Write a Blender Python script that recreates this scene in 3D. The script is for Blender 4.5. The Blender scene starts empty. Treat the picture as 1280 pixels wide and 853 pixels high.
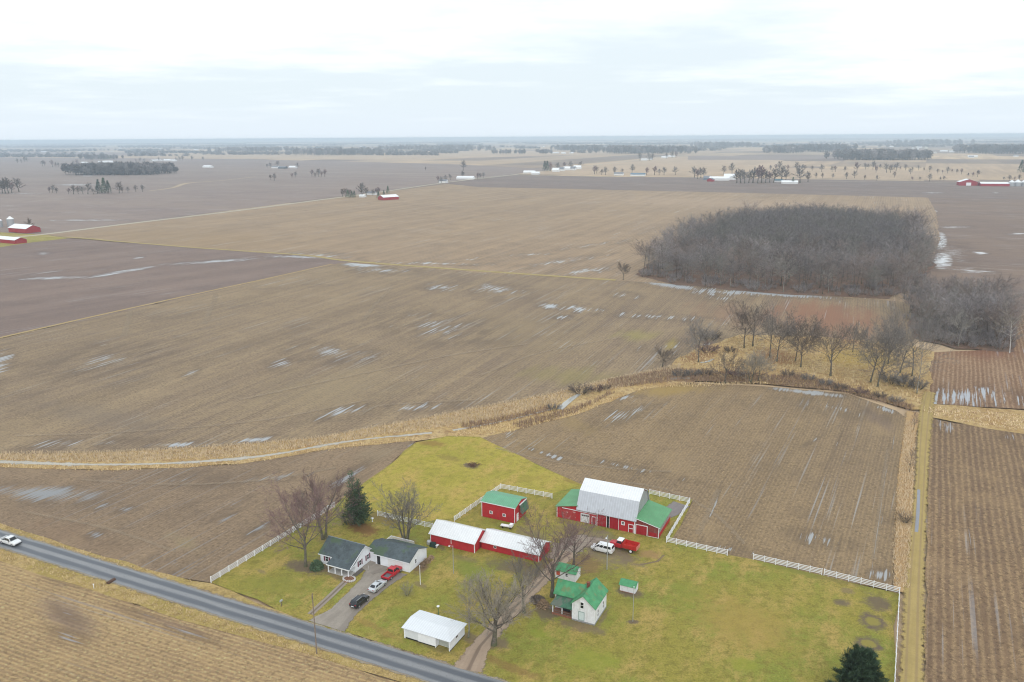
import bpy, bmesh, math, random
from mathutils import Vector, Matrix, Euler
from mathutils.geometry import tessellate_polygon

S = bpy.context.scene
COL = S.collection
R = math.radians

# ------------------------------------------------------------------ camera
FPX, CX, CY, HC = 995.6, 640.0, 426.5, 91.0
ROLL = math.atan(8.7 / 1280)
PITCH = math.atan(255 / FPX)


def G(x, y, z=0.0):
    """where the line of sight through a photo pixel meets the level z: a point of the real ground"""
    u, v = x - CX, y - CY
    u, v = u * math.cos(ROLL) - v * math.sin(ROLL), u * math.sin(ROLL) + v * math.cos(ROLL)
    fw = FPX * math.cos(PITCH) - v * math.sin(PITCH)
    dn = v * math.cos(PITCH) + FPX * math.sin(PITCH)
    s = (HC - z) / dn
    return Vector((u * s, fw * s, z))


cam_d = bpy.data.cameras.new('camera')
cam = bpy.data.objects.new('camera', cam_d)
COL.objects.link(cam)
cam_d.sensor_width = 36
cam_d.lens = 36 * FPX / 1280
cam_d.clip_start = 0.5
cam_d.clip_end = 120000
cam.matrix_world = Matrix.Translation((0, 0, HC)) @ Euler((math.pi / 2 - PITCH, 0, 0)).to_matrix().to_4x4() @ Matrix.Rotation(-ROLL, 4, 'Z')
S.camera = cam


# ------------------------------------------------------------------ node helpers
class NT:
    def __init__(self, tree):
        self.t = tree
        self.n = tree.nodes
        self.l = tree.links

    def put(self, sock, v):
        if v is None:
            return
        if isinstance(v, bpy.types.NodeSocket):
            self.l.new(v, sock)
        elif isinstance(v, (tuple, list)) and len(v) == 3 and sock.type == 'RGBA':
            sock.default_value = (*v, 1)
        else:
            sock.default_value = v

    def node(self, typ, **kw):
        n = self.n.new(typ)
        for k, v in kw.items():
            setattr(n, k, v)
        return n

    def m(self, op, a, b=None, c=None, clamp=False):
        n = self.node('ShaderNodeMath', operation=op)
        n.use_clamp = clamp
        self.put(n.inputs[0], a)
        self.put(n.inputs[1], b)
        self.put(n.inputs[2], c)
        return n.outputs[0]

    def vm(self, op, a, b=None):
        n = self.node('ShaderNodeVectorMath', operation=op)
        self.put(n.inputs[0], a)
        self.put(n.inputs[1], b)
        return n.outputs['Value'] if op in ('DOT_PRODUCT', 'LENGTH', 'DISTANCE') else n.outputs[0]

    def pos(self):
        return self.node('ShaderNodeNewGeometry').outputs['Position']

    def obj(self):
        return self.node('ShaderNodeTexCoord').outputs['Object']

    def sep(self, v):
        return self.node_out('ShaderNodeSeparateXYZ', v)

    def node_out(self, typ, v):
        n = self.node(typ)
        self.put(n.inputs[0], v)
        return n.outputs

    def comb(self, x, y, z=0.0):
        n = self.node('ShaderNodeCombineXYZ')
        self.put(n.inputs[0], x)
        self.put(n.inputs[1], y)
        self.put(n.inputs[2], z)
        return n.outputs[0]

    def noise(self, vec, scale=1.0, detail=3.0, rough=0.55):
        n = self.node('ShaderNodeTexNoise')
        n.noise_dimensions = '3D'
        self.put(n.inputs['Vector'], vec)
        n.inputs['Scale'].default_value = scale
        n.inputs['Detail'].default_value = detail
        n.inputs['Roughness'].default_value = rough
        return n.outputs['Fac']

    def rng(self, v, a, b, c=0.0, d=1.0, smooth=True):
        n = self.node('ShaderNodeMapRange', interpolation_type='SMOOTHSTEP' if smooth else 'LINEAR')
        self.put(n.inputs['Value'], v)
        n.inputs['From Min'].default_value = a
        n.inputs['From Max'].default_value = b
        n.inputs['To Min'].default_value = c
        n.inputs['To Max'].default_value = d
        return n.outputs['Result']

    def mix(self, f, a, b, blend='MIX'):
        n = self.node('ShaderNodeMix', data_type='RGBA', blend_type=blend)
        self.put(n.inputs[0], f)
        self.put(n.inputs[6], a)
        self.put(n.inputs[7], b)
        return n.outputs[2]

    def attr(self, name):
        n = self.node('ShaderNodeAttribute')
        n.attribute_name = name
        return n.outputs['Fac']

    def rand(self):
        return self.node('ShaderNodeObjectInfo').outputs['Random']

    def bump(self, h, strength=0.5, dist=0.05):
        n = self.node('ShaderNodeBump')
        n.inputs['Strength'].default_value = strength
        n.inputs['Distance'].default_value = dist
        self.put(n.inputs['Height'], h)
        return n.outputs[0]


def new_mat(name):
    mt = bpy.data.materials.new(name)
    mt.use_nodes = True
    t = NT(mt.node_tree)
    b = mt.node_tree.nodes['Principled BSDF']
    return mt, t, b


def lin(r, g, b, k=0.8):
    """albedo for a surface that reads as this sRGB colour under the overcast light"""
    f = lambda c: (c / 12.92 if c <= 0.04045 else ((c + 0.055) / 1.055) ** 2.4)
    return tuple(f(v / 255) * k for v in (r, g, b))


MATS = {}


def paint(name, col, rough=0.6, var=0.25, scale=1.5, lines=None, metal=0.0, spec=0.3, dirt=None, spots=None):
    """painted or weathered surface; lines=(axis, spacing, depth) gives siding or ribs in the object's own space; dirt=(colour, amount)"""
    if name in MATS:
        return MATS[name]
    mt, t, b = new_mat(name)
    o = t.obj()
    n1 = t.noise(o, scale, 5, 0.65)
    c = t.mix(t.rng(n1, 0.3, 0.75), tuple(v * (1 - var) for v in col), tuple(min(1, v * (1 + var * 0.55)) for v in col))
    if dirt:
        x, y, z = t.sep(o)[:3]
        n2 = t.noise(t.comb(t.m('MULTIPLY', x, 1.6), t.m('MULTIPLY', y, 1.6), t.m('MULTIPLY', z, 0.35)), 1.1, 4, 0.7)
        c = t.mix(t.m('MULTIPLY', t.rng(n2, 0.46, 0.72), dirt[1]), c, dirt[0])
    if spots:
        n3 = t.noise(o, spots[1], 3, 0.6)
        c = t.mix(t.m('MULTIPLY', t.rng(n3, spots[2], spots[2] + 0.12), spots[3]), c, spots[0])
    if lines:
        ax = t.sep(o)[lines[0]]
        f = t.m('FRACT', t.m('DIVIDE', ax, lines[1]))
        if lines[2] >= 0:
            prof = t.rng(f, 0.0, 0.16)
        else:
            prof = t.rng(t.m('ABSOLUTE', t.m('SUBTRACT', f, 0.5)), 0.03, 0.1, 1, 0)
        t.put(b.inputs['Normal'], t.bump(prof, 0.7, abs(lines[2])))
        c = t.mix(t.m('MULTIPLY', t.m('SUBTRACT', 1.0, prof), 0.3), c, tuple(v * .45 for v in col))  # shading of ribs and laps put into the colour, on top of the bump
    t.put(b.inputs['Base Color'], c)
    b.inputs['Roughness'].default_value = rough
    b.inputs['Metallic'].default_value = metal
    b.inputs['Specular IOR Level'].default_value = spec
    MATS[name] = mt
    return mt


# ------------------------------------------------------------------ mesh helpers
class MB:
    def __init__(self):
        self.v, self.f, self.mi = [], [], []

    def poly(self, pts, mi=0):
        i = len(self.v)
        self.v += [tuple(p) for p in pts]
        self.f.append(tuple(range(i, i + len(pts))))
        self.mi.append(mi)
        return self

    def hexa(self, b, t, mi=0):
        """b, t: four bottom and four top corners, counter-clockwise seen from above"""
        i = len(self.v)
        self.v += [tuple(p) for p in b] + [tuple(p) for p in t]
        for f in ((3, 2, 1, 0), (4, 5, 6, 7), (0, 1, 5, 4), (1, 2, 6, 5), (2, 3, 7, 6), (3, 0, 4, 7)):
            self.f.append(tuple(i + k for k in f))
            self.mi.append(mi)
        return self

    def box(self, x0, x1, y0, y1, z0, z1, mi=0):
        q = ((x0, y0), (x1, y0), (x1, y1), (x0, y1))
        return self.hexa([(*p, z0) for p in q], [(*p, z1) for p in q], mi)

    def slab(self, q, th, mi=0):
        """a sloping sheet from four corners (counter-clockwise from above), th thick downwards"""
        return self.hexa([(p[0], p[1], p[2] - th) for p in q], q, mi)

    def extr(self, prof, axis, a, b, mi=0):
        """prism: profile [(p,q)] in the plane across axis, from a to b.  axis 0: (y,z) profile; axis 1: (x,z) profile"""
        n = len(prof)
        i = len(self.v)
        for s in (a, b):
            for p, q in prof:
                self.v.append((s, p, q) if axis == 0 else (p, s, q))
        self.f.append(tuple(i + k for k in range(n))[::-1])
        self.f.append(tuple(i + n + k for k in range(n)))
        self.mi += [mi, mi]
        for k in range(n):
            k2 = (k + 1) % n
            self.f.append((i + k, i + k2, i + n + k2, i + n + k))
            self.mi.append(mi)
        return self

    def tube(self, pts, rad, k=6, cap=True, mi=0):
        i0 = len(self.v)
        prev = None
        for j, p in enumerate(pts):
            p = Vector(p)
            a = Vector(pts[max(j - 1, 0)])
            c = Vector(pts[min(j + 1, len(pts) - 1)])
            d = (c - a).normalized()
            if prev is None:
                u = d.orthogonal().normalized()
            else:
                u = (prev - d * prev.dot(d))
                u = u.normalized() if u.length > 1e-6 else d.orthogonal().normalized()
            prev = u
            w = d.cross(u)
            r = rad[j] if isinstance(rad, (list, tuple)) else rad
            for q in range(k):
                an = 2 * math.pi * q / k
                self.v.append(tuple(p + (u * math.cos(an) + w * math.sin(an)) * r))
        for j in range(len(pts) - 1):
            for q in range(k):
                q2 = (q + 1) % k
                a = i0 + j * k
                self.f.append((a + q, a + q2, a + k + q2, a + k + q))
                self.mi.append(mi)
        if cap:
            e = i0 + (len(pts) - 1) * k
            self.f.append(tuple(e + q for q in range(k)))
            self.f.append(tuple(i0 + q for q in range(k))[::-1])
            self.mi += [mi, mi]
        return self

    def lathe(self, prof, c=(0, 0, 0), k=12, axis='Z', mi=0):
        """prof: [(radius, height)] from bottom to top"""
        i0 = len(self.v)
        for r, h in prof:
            for q in range(k):
                an = 2 * math.pi * q / k
                a, b = r * math.cos(an), r * math.sin(an)
                p = (a, b, h) if axis == 'Z' else ((a, h, b) if axis == 'Y' else (h, a, b))
                self.v.append((c[0] + p[0], c[1] + p[1], c[2] + p[2]))
        for j in range(len(prof) - 1):
            for q in range(k):
                q2 = (q + 1) % k
                a = i0 + j * k
                self.f.append((a + q, a + q2, a + k + q2, a + k + q))
                self.mi.append(mi)
        e = i0 + (len(prof) - 1) * k
        self.f.append(tuple(e + q for q in range(k)))
        self.f.append(tuple(i0 + q for q in range(k))[::-1])
        self.mi += [mi, mi]
        return self

    def mesh(self, name, mats, smooth=False, fixn=True):
        me = bpy.data.meshes.new(name)
        me.from_pydata(self.v, [], self.f)
        for m_ in (mats if isinstance(mats, (list, tuple)) else [mats]):
            me.materials.append(m_)
        if any(self.mi):
            me.polygons.foreach_set('material_index', self.mi)
        if smooth:
            me.polygons.foreach_set('use_smooth', [True] * len(me.polygons))
        if fixn:
            bm = bmesh.new()
            bm.from_mesh(me)
            bmesh.ops.recalc_face_normals(bm, faces=bm.faces)
            bm.to_mesh(me)
            bm.free()
        me.update()
        return me

    def build(self, name, mats, parent=None, smooth=False, fixn=True, bevel=0.0):
        o = bpy.data.objects.new(name, self.mesh(name, mats, smooth, fixn))
        COL.objects.link(o)
        if parent is not None:
            o.parent = parent
        if bevel:
            md = o.modifiers.new('bevel', 'BEVEL')
            md.width = bevel
            md.segments = 2
            md.limit_method = 'ANGLE'
            for p in o.data.polygons:
                p.use_smooth = True
            md.harden_normals = False
        return o


def tag(o, label=None, cat=None, group=None, kind=None):
    if label:
        o['label'] = label
    if cat:
        o['category'] = cat
    if group:
        o['group'] = group
    if kind:
        o['kind'] = kind
    return o


def empty(name, loc, rz=0.0, label=None, cat=None, group=None):
    o = bpy.data.objects.new(name, None)
    COL.objects.link(o)
    o.location = loc
    o.rotation_euler = (0, 0, rz)
    return tag(o, label, cat, group)


def kids(o):
    return [c for c in COL.objects if c.parent == o]


KIDS = {}


def copy_tree(root, label=None, group=None):
    """copy of a thing with copies of its parts and sub-parts"""
    if root.name not in KIDS:
        KIDS[root.name] = [(c, kids(c)) for c in kids(root)]
    r = root.copy()
    COL.objects.link(r)
    if label:
        r['label'] = label
    if group:
        r['group'] = group
    for c, gs in KIDS[root.name]:
        d = c.copy()
        COL.objects.link(d)
        d.parent = r
        for g in gs:
            e = g.copy()
            COL.objects.link(e)
            e.parent = d
    return r


_Z = [0.01]


def zlevel(step=0.006):
    _Z[0] += step
    return _Z[0]


def wavy(pts, step, amp, rng):
    out = []
    n = len(pts)
    for i in range(n):
        a, b = Vector(pts[i]).to_2d(), Vector(pts[(i + 1) % n]).to_2d()
        L = (b - a).length
        k = max(1, min(80, int(L / step)))
        nrm = Vector((-(b - a).y, (b - a).x)).normalized() if L > 1e-6 else Vector((0, 0))
        for j in range(k):
            p = a.lerp(b, j / k)
            if j:
                p = p + nrm * rng.gauss(0, amp)
            out.append(p)
    return out


def sheet(name, px, mat, z=None, amp=0.0, step=6.0, ground=False, kind='structure', label=None):
    """a level sheet of ground bounded by photo pixels (or ground points)"""
    rng = random.Random(name)
    pts = [Vector(p).to_2d() for p in px] if ground else [G(*p).to_2d() for p in px]
    if amp:
        pts = wavy(pts, step, amp, rng)
    z = zlevel() if z is None else z
    v3 = [Vector((p.x, p.y, z)) for p in pts]
    tr = tessellate_polygon([v3])
    me = bpy.data.meshes.new(name)
    fs = []
    for a, b, c in tr:
        n = (v3[b] - v3[a]).cross(v3[c] - v3[a])
        fs.append((a, b, c) if n.z > 0 else (a, c, b))
    me.from_pydata(v3, [], fs)
    me.materials.append(mat)
    o = bpy.data.objects.new(name, me)
    COL.objects.link(o)
    return tag(o, label, None, None, kind)


def strip(name, px, width, mat, z=None, ground=False, amp=0.0, step=4.0, kind='structure', rise=0.0):
    """a ribbon along a path; the attribute 'across' runs from -1 to 1 over its width, 'along' in metres"""
    rng = random.Random(name)
    P = [Vector(p).to_2d() for p in px] if ground else [G(*p).to_2d() for p in px]
    W = width if isinstance(width, (list, tuple)) else [width] * len(P)
    # Catmull-Rom resampling
    pts, ws = [], []
    for i in range(len(P) - 1):
        p0, p1, p2, p3 = P[max(i - 1, 0)], P[i], P[i + 1], P[min(i + 2, len(P) - 1)]
        k = max(1, min(60, int((p2 - p1).length / step)))
        for j in range(k):
            t = j / k
            q = 0.5 * ((2 * p1) + (p2 - p0) * t + (2 * p0 - 5 * p1 + 4 * p2 - p3) * t * t + (3 * p1 - p0 - 3 * p2 + p3) * t ** 3)
            pts.append(q)
            ws.append(W[i] * (1 - t) + W[i + 1] * t)
    pts.append(P[-1])
    ws.append(W[-1])
    z = zlevel() if z is None else z
    verts, faces, ac, al = [], [], [], []
    lon = 0
    for i, p in enumerate(pts):
        d = (pts[min(i + 1, len(pts) - 1)] - pts[max(i - 1, 0)]).normalized()
        n = Vector((-d.y, d.x))
        if i:
            lon += (p - pts[i - 1]).length
        for s in (-1, -0.5, 0, 0.5, 1):
            j = rng.gauss(0, amp) if abs(s) == 1 and amp else 0
            q = p + n * (-s) * (ws[i] / 2) + n * j
            verts.append((q.x, q.y, z + rise * (1 - s * s)))
            ac.append(s)
            al.append(lon)
    for i in range(len(pts) - 1):
        for k in range(4):
            a = i * 5 + k
            faces.append((a, a + 1, a + 6, a + 5))
    me = bpy.data.meshes.new(name)
    me.from_pydata(verts, [], faces)
    for nm, arr in (('across', ac), ('along', al)):
        at = me.attributes.new(nm, 'FLOAT', 'POINT')
        at.data.foreach_set('value', arr)
    me.materials.append(mat)
    # make sure it faces up
    if me.polygons[0].normal.z < 0:
        me.flip_normals()
    o = bpy.data.objects.new(name, me)
    COL.objects.link(o)
    return tag(o, None, None, None, kind)


# ------------------------------------------------------------------ ground materials
def ell(t, pos, e):
    """distance (1 at the rim) from an ellipse given by its long axis (x1,y1)-(x2,y2) and its half height in photo pixels"""
    x1, y1, x2, y2, ry = e[:5]
    c = G((x1 + x2) / 2, (y1 + y2) / 2).to_2d()
    a = G(x2, y2).to_2d() - c
    b = G((x1 + x2) / 2, (y1 + y2) / 2 - ry).to_2d() - c
    det = a.x * b.y - a.y * b.x
    r1 = (b.y / det, -b.x / det, 0)
    r2 = (-a.y / det, a.x / det, 0)
    q = t.vm('SUBTRACT', pos, (c.x, c.y, 0))
    d1, d2 = t.vm('DOT_PRODUCT', q, r1), t.vm('DOT_PRODUCT', q, r2)
    return t.m('SQRT', t.m('MULTIPLY_ADD', d1, d1, t.m('MULTIPLY', d2, d2)))


def rows_uv(t, pos, ang):
    c, s = math.cos(R(ang)), math.sin(R(ang))
    return t.vm('DOT_PRODUCT', pos, (c, s, 0)), t.vm('DOT_PRODUCT', pos, (-s, c, 0))


def field_mat(name, c1, c2, ang, rowcol, row=0.9, rowamp=0.5, band=7.0, bandamp=0.35, wet=(), tint=(), wetcol=(0.30, 0.32, 0.34), wetrough=0.22, crop=0.5, wetstretch=0.03, fine=0.6):
    c1, c2 = tuple(v * .93 for v in c1), tuple(v * .88 for v in c2)
    mt, t, b = new_mat(name)
    pos = t.pos()
    u, w = rows_uv(t, pos, ang)
    big = t.noise(t.comb(t.m('MULTIPLY', u, 0.5), w), 0.012, 4, 0.6)
    col = t.mix(t.rng(big, 0.32, 0.68), c1, c2)
    # drilling passes
    n1 = t.noise(t.comb(t.m('MULTIPLY', u, 0.018 / 1), t.m('MULTIPLY', w, 1.0)), 1.0 / band, 3, 0.7)
    col = t.mix(t.m('MULTIPLY', t.rng(n1, 0.3, 0.7), bandamp), col, rowcol)
    n1b = t.noise(t.comb(t.m('MULTIPLY', u, 0.012), t.m('MULTIPLY', w, 1.0), 5.0), 1.0 / (band * 3.1), 2, 0.6)
    col = t.mix(t.m('MULTIPLY', t.rng(n1b, 0.55, 0.35), 0.35), col, tuple(v * 0.7 for v in c1))
    # stubble rows
    wob = t.noise(t.comb(t.m('MULTIPLY', u, 0.05), t.m('MULTIPLY', w, 0.2)), 1.0, 1)
    ph = t.m('ADD', t.m('MULTIPLY', w, 2 * math.pi / row), t.m('MULTIPLY', wob, 3.0))
    sn = t.m('SINE', ph)
    brk = t.noise(t.comb(t.m('MULTIPLY', u, 0.5), t.m('MULTIPLY', w, 1.0)), 1.1, 4, 0.8)
    rm = t.m('MULTIPLY', t.rng(t.m('ADD', t.m('MULTIPLY', sn, 0.15), brk), 0.40, 0.72), rowamp)
    col = t.mix(rm, col, rowcol)
    # residue flecks
    n2 = t.noise(pos, 1.5, 5, 0.85)
    col = t.mix(t.m('MULTIPLY', t.rng(n2, 0.55, 0.66), crop), col, tuple(min(0.6, v * 1.7) for v in rowcol))
    n3 = t.noise(pos, 1.0, 6, 0.8)
    col = t.mix(t.m('MULTIPLY', t.rng(n3, 0.52, 0.38), fine), col, tuple(v * 0.42 for v in c1))
    n5 = t.noise(pos, 0.035, 5, 0.7)
    col = t.mix(t.m('MULTIPLY', t.rng(n5, 0.52, 0.66), 0.3), col, tuple(v * 0.72 for v in c2))
    col = t.mix(t.m('MULTIPLY', t.rng(n5, 0.47, 0.34), 0.3), col, rowcol)
    for e in tint:
        d = ell(t, pos, e)
        f = t.rng(t.m('ADD', d, t.m('MULTIPLY', t.m('SUBTRACT', t.noise(t.comb(t.m('MULTIPLY', u, 0.12), w), 0.14, 5, 0.72), 0.5), 2.6)), 1.15, 0.1)
        col = t.mix(t.m('MULTIPLY', f, e[6]), col, e[5])
    rough = 0.95
    if wet:
        acc = None
        st = t.noise(t.comb(t.m('MULTIPLY', u, wetstretch), w), 0.95, 3, 0.7)
        st2 = t.noise(t.comb(t.m('MULTIPLY', u, 0.3), w), 0.16, 3, 0.6)
        st = t.m('ADD', t.m('MULTIPLY', st, 0.66), t.m('MULTIPLY', st2, 0.34))
        for e in wet:
            d = ell(t, pos, e)
            k = e[5] if len(e) > 5 else 1.0      # how solid it is
            k = k * .84 if k < .85 and len(e) < 7 else k
            v = t.m('ADD', t.rng(d, 1.2, 0.0, 0.0, 0.6, False), t.m('MULTIPLY', t.m('SUBTRACT', st, 0.5), e[6] if len(e) > 6 else 4.6))
            v = t.rng(v, 0.72 - 0.42 * k, 1.02 - 0.42 * k)
            v = t.m('MULTIPLY', v, t.rng(d, 1.25, 0.95))
            acc = v if acc is None else t.m('MAXIMUM', acc, v)
        # thin wet lines between rows wherever the soil lies low, and a damp margin round the water
        low = t.noise(pos, 0.017, 3, 0.6)
        ln_ = t.noise(t.comb(t.m('MULTIPLY', u, 0.012), w, 9.0), 1.15, 2, 0.6)
        acc2 = t.m('MULTIPLY', t.m('MULTIPLY', t.rng(ln_, 0.60, 0.70), t.rng(low, 0.46, 0.62)), 0.46)
        acc = t.m('MAXIMUM', t.m('MULTIPLY', acc, 0.86), acc2)
        damp = None
        for e in wet:
            g_ = t.rng(ell(t, pos, e), 1.9, 0.8)
            damp = g_ if damp is None else t.m('MAXIMUM', damp, g_)
        damp = t.m('MULTIPLY', damp, t.rng(t.m('ADD', st, t.m('MULTIPLY', st2, .6)), 0.68, 0.92))
        col = t.mix(t.m('MULTIPLY', damp, 0.5), col, tuple(v * .62 for v in c2))
        col = t.mix(acc, col, wetcol)
        rough = t.rng(acc, 0, 1, 0.95, wetrough, False)
    t.put(b.inputs['Base Color'], col)
    t.put(b.inputs['Roughness'], rough)
    b.inputs['Specular IOR Level'].default_value = 0.25
    hb = t.m('ADD', t.m('MULTIPLY', sn, 0.015), t.m('MULTIPLY', n2, 0.25))
    t.put(b.inputs['Normal'], t.bump(hb, 0.6, 0.6))
    return mt


def grass_mat(name, cols, spots=(), scale=1.0, ang=62):
    """cols: (main, green, tan, dark)"""
    mt, t, b = new_mat(name)
    pos = t.pos()
    u, w = rows_uv(t, pos, ang)
    n1 = t.noise(pos, 0.06 * scale, 5, 0.65)
    n2 = t.noise(t.comb(t.m('MULTIPLY', u, 0.55), w), 0.16 * scale, 6, 0.72)
    n3 = t.noise(pos, 0.55 * scale, 6, 0.75)
    n4 = t.noise(pos, 2.6, 4, 0.8)
    c = t.mix(t.rng(n1, 0.42, 0.62), cols[0], cols[1])
    c = t.mix(t.rng(n2, 0.45, 0.66), c, cols[2])
    c = t.mix(t.m('MULTIPLY', t.rng(n3, 0.54, 0.36), 0.85), c, cols[3])
    c = t.mix(t.m('MULTIPLY', t.rng(n3, 0.56, 0.68), 0.45), c, cols[2])
    c = t.mix(t.m('MULTIPLY', t.rng(n4, 0.55, 0.35), 0.6), c, tuple(v * 0.5 for v in cols[0]))
    c = t.mix(t.m('MULTIPLY', t.rng(n4, 0.58, 0.72), 0.35), c, tuple(v * 1.5 for v in cols[2]))
    for e in spots:
        d = ell(t, pos, e)
        nz = t.noise(pos, 0.4, 6, 0.78)
        f = t.rng(t.m('ADD', d, t.m('MULTIPLY', t.m('SUBTRACT', nz, 0.5), 2.4)), 1.15, 0.45)
        c = t.mix(t.m('MULTIPLY', f, e[6]), c, e[5])
        if len(e) > 7:                              # a ring: grass again in the middle
            g = t.rng(t.m('ADD', d, t.m('MULTIPLY', t.m('SUBTRACT', nz, 0.5), 0.8)), 0.6, 0.35)
            c = t.mix(t.m('MULTIPLY', g, 0.75), c, cols[0])
    t.put(b.inputs['Base Color'], c)
    b.inputs['Roughness'].default_value = 0.95
    b.inputs['Specular IOR Level'].default_value = 0.15
    t.put(b.inputs['Normal'], t.bump(t.m('ADD', n4, n3), 0.7, 0.25))
    return mt


def strip_mat(name, c1, c2, tracks=None, soft=0.35, rough=0.9, spec=0.2, alpha=1.0, scale=1.0, mid=None):
    """ribbon whose edges break up into what lies below; tracks=(colour, positions, half width)"""
    mt, t, b = new_mat(name)
    pos = t.pos()
    ac, al = t.attr('across'), t.attr('along')
    ax = t.m('ABSOLUTE', ac)
    n1 = t.noise(pos, 0.35 * scale, 5, 0.7)
    n2 = t.noise(t.comb(t.m('MULTIPLY', al, 0.06), t.m('MULTIPLY', ac, 3.0)), 1.0, 4, 0.65)
    n3 = t.noise(pos, 3.0, 3, 0.7)
    c = t.mix(t.rng(t.m('ADD', t.m('MULTIPLY', n1, 0.5), t.m('MULTIPLY', n2, 0.5)), 0.35, 0.65), c1, c2)
    if mid:
        c = t.mix(t.m('MULTIPLY', t.rng(t.m('ADD', ax, t.m('MULTIPLY', t.m('SUBTRACT', n1, 0.5), 0.5)), 0.38, 0.2), mid[1]), c, mid[0])
    if tracks:
        f = None
        for p in tracks[1]:
            d = t.m('ABSOLUTE', t.m('SUBTRACT', ac, p))
            g = t.rng(t.m('ADD', d, t.m('MULTIPLY', t.m('SUBTRACT', n2, 0.5), tracks[2] * 1.2)), tracks[2], tracks[2] * 0.3)
            f = g if f is None else t.m('MAXIMUM', f, g)
        c = t.mix(t.m('MULTIPLY', f, tracks[3] if len(tracks) > 3 else 0.9), c, tracks[0])
    c = t.mix(t.m('MULTIPLY', t.rng(n3, 0.5, 0.3), 0.35), c, tuple(v * 0.55 for v in c1))
    t.put(b.inputs['Base Color'], c)
    b.inputs['Roughness'].default_value = rough
    b.inputs['Specular IOR Level'].default_value = spec
    if soft:
        nz = t.noise(pos, 0.6 * scale, 5, 0.75)
        a = t.rng(t.m('ADD', ax, t.m('MULTIPLY', t.m('SUBTRACT', nz, 0.5), soft * 3.2)), 1.0 - soft * 0.35, 1.0 - soft)
        t.put(b.inputs['Alpha'], t.m('MULTIPLY', a, alpha))
    return mt
# ------------------------------------------------------------------ sky, sun, air
SUN_EL, SUN_AZ = 40.0, 168.0        # azimuth: clockwise from +Y, where the light comes from (behind the camera)
W = bpy.data.worlds.new('World')
S.world = W
W.use_nodes = True
t = NT(W.node_tree)
bg = W.node_tree.nodes['Background']
sky = t.node('ShaderNodeTexSky', sky_type='NISHITA')
sky.sun_disc = False
sky.sun_elevation = R(SUN_EL)
sky.sun_rotation = R(SUN_AZ)
sky.dust_density = 4
gen = t.node('ShaderNodeTexCoord').outputs['Generated']
dx, dy, dz = t.sep(gen)[:3]
zc = t.m('MAXIMUM', dz, 0.0)
inv = t.m('DIVIDE', 1.0, t.m('ADD', zc, 0.07))
cp = t.comb(t.m('MULTIPLY', dx, inv), t.m('MULTIPLY', dy, inv), 0.0)
cl = t.noise(t.vm('MULTIPLY', cp, (0.55, 0.62, 1)), 1.0, 7, 0.6)
cl2 = t.noise(t.vm('MULTIPLY', t.vm('ADD', cp, (3.1, 7.7, 0)), (0.2, 0.22, 1)), 1.0, 4, 0.5)
thin = t.m('ADD', t.m('MULTIPLY', cl, 0.5), t.m('MULTIPLY', cl2, 0.5))
grey, white = (7.9, 8.85, 9.45), (10.9, 11.5, 11.8)
high = t.rng(zc, 0.015, 0.17)
dens = t.m('SUBTRACT', t.m('ADD', thin, t.m('MULTIPLY', high, 0.15)), 0.075)
cc = t.mix(t.rng(dens, 0.42, 0.64), grey, white)
cc = t.mix(t.rng(zc, 0.0, 0.06), (8.0, 8.9, 9.75), cc)
sk = t.mix(0.93, sky.outputs[0], cc)
t.put(bg.inputs['Color'], sk)
bg.inputs['Strength'].default_value = 0.1

sd = bpy.data.lights.new('sun', 'SUN')
so = bpy.data.objects.new('sun', sd)
COL.objects.link(so)
sd.energy = 1.1
sd.angle = R(35)
sd.color = (1.0, 0.985, 0.965)
az, el = R(SUN_AZ), R(SUN_EL)
dirv = Vector((math.sin(az) * math.cos(el), math.cos(az) * math.cos(el), math.sin(el)))
so.rotation_euler = dirv.to_track_quat('Z', 'Y').to_euler()
so.location = (0, -50, 200)

S.view_settings.view_transform = 'Standard'
S.view_settings.look = 'None'
S.view_settings.gamma = 1
S.view_settings.exposure = 0.14
S.cycles.max_bounces = 6
S.cycles.diffuse_bounces = 2
S.cycles.glossy_bounces = 2
S.cycles.transparent_max_bounces = 12
S.cycles.volume_bounces = 2
S.cycles.use_denoising = True
S.cycles.filter_width = 1.15

hz = MB().box(-46000, 46000, -3000, 62000, -2.0, 94.0)
hm, ht, hb = new_mat('haze')
hm.node_tree.nodes.remove(hb)
vol = ht.node('ShaderNodeVolumePrincipled')
vol.inputs['Color'].default_value = (0.715, 0.86, 1.0, 1)
vol.inputs['Density'].default_value = 0.000128
vol.inputs['Anisotropy'].default_value = 0.1
ht.l.new(vol.outputs[0], hm.node_tree.nodes['Material Output'].inputs['Volume'])
tag(hz.build('haze', hm), None, None, None, 'stuff')

# ------------------------------------------------------------------ far country: one sheet to the horizon with a patchwork of fields
mt, t, b = new_mat('far_fields')
pos = t.pos()
u, w = rows_uv(t, pos, 63)
palette = [lin(192, 170, 144), lin(158, 138, 122), lin(210, 182, 148), lin(142, 124, 114), lin(200, 174, 144), lin(172, 150, 128), lin(216, 188, 152), lin(150, 132, 118)]
wn = t.node('ShaderNodeTexWhiteNoise', noise_dimensions='3D')
row_ = t.m('FLOOR', t.m('DIVIDE', w, 800.0))
wr = t.node('ShaderNodeTexWhiteNoise', noise_dimensions='1D')
t.put(wr.inputs['W'], row_)
off = t.m('MULTIPLY', wr.outputs['Value'], 900.0)
t.put(wn.inputs['Vector'], t.comb(t.m('FLOOR', t.m('DIVIDE', t.m('ADD', u, off), 520.0)), t.m('FLOOR', t.m('DIVIDE', w, 266.0)), 2.0))
rp = t.node('ShaderNodeValToRGB')
rp.color_ramp.interpolation = 'CONSTANT'
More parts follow.
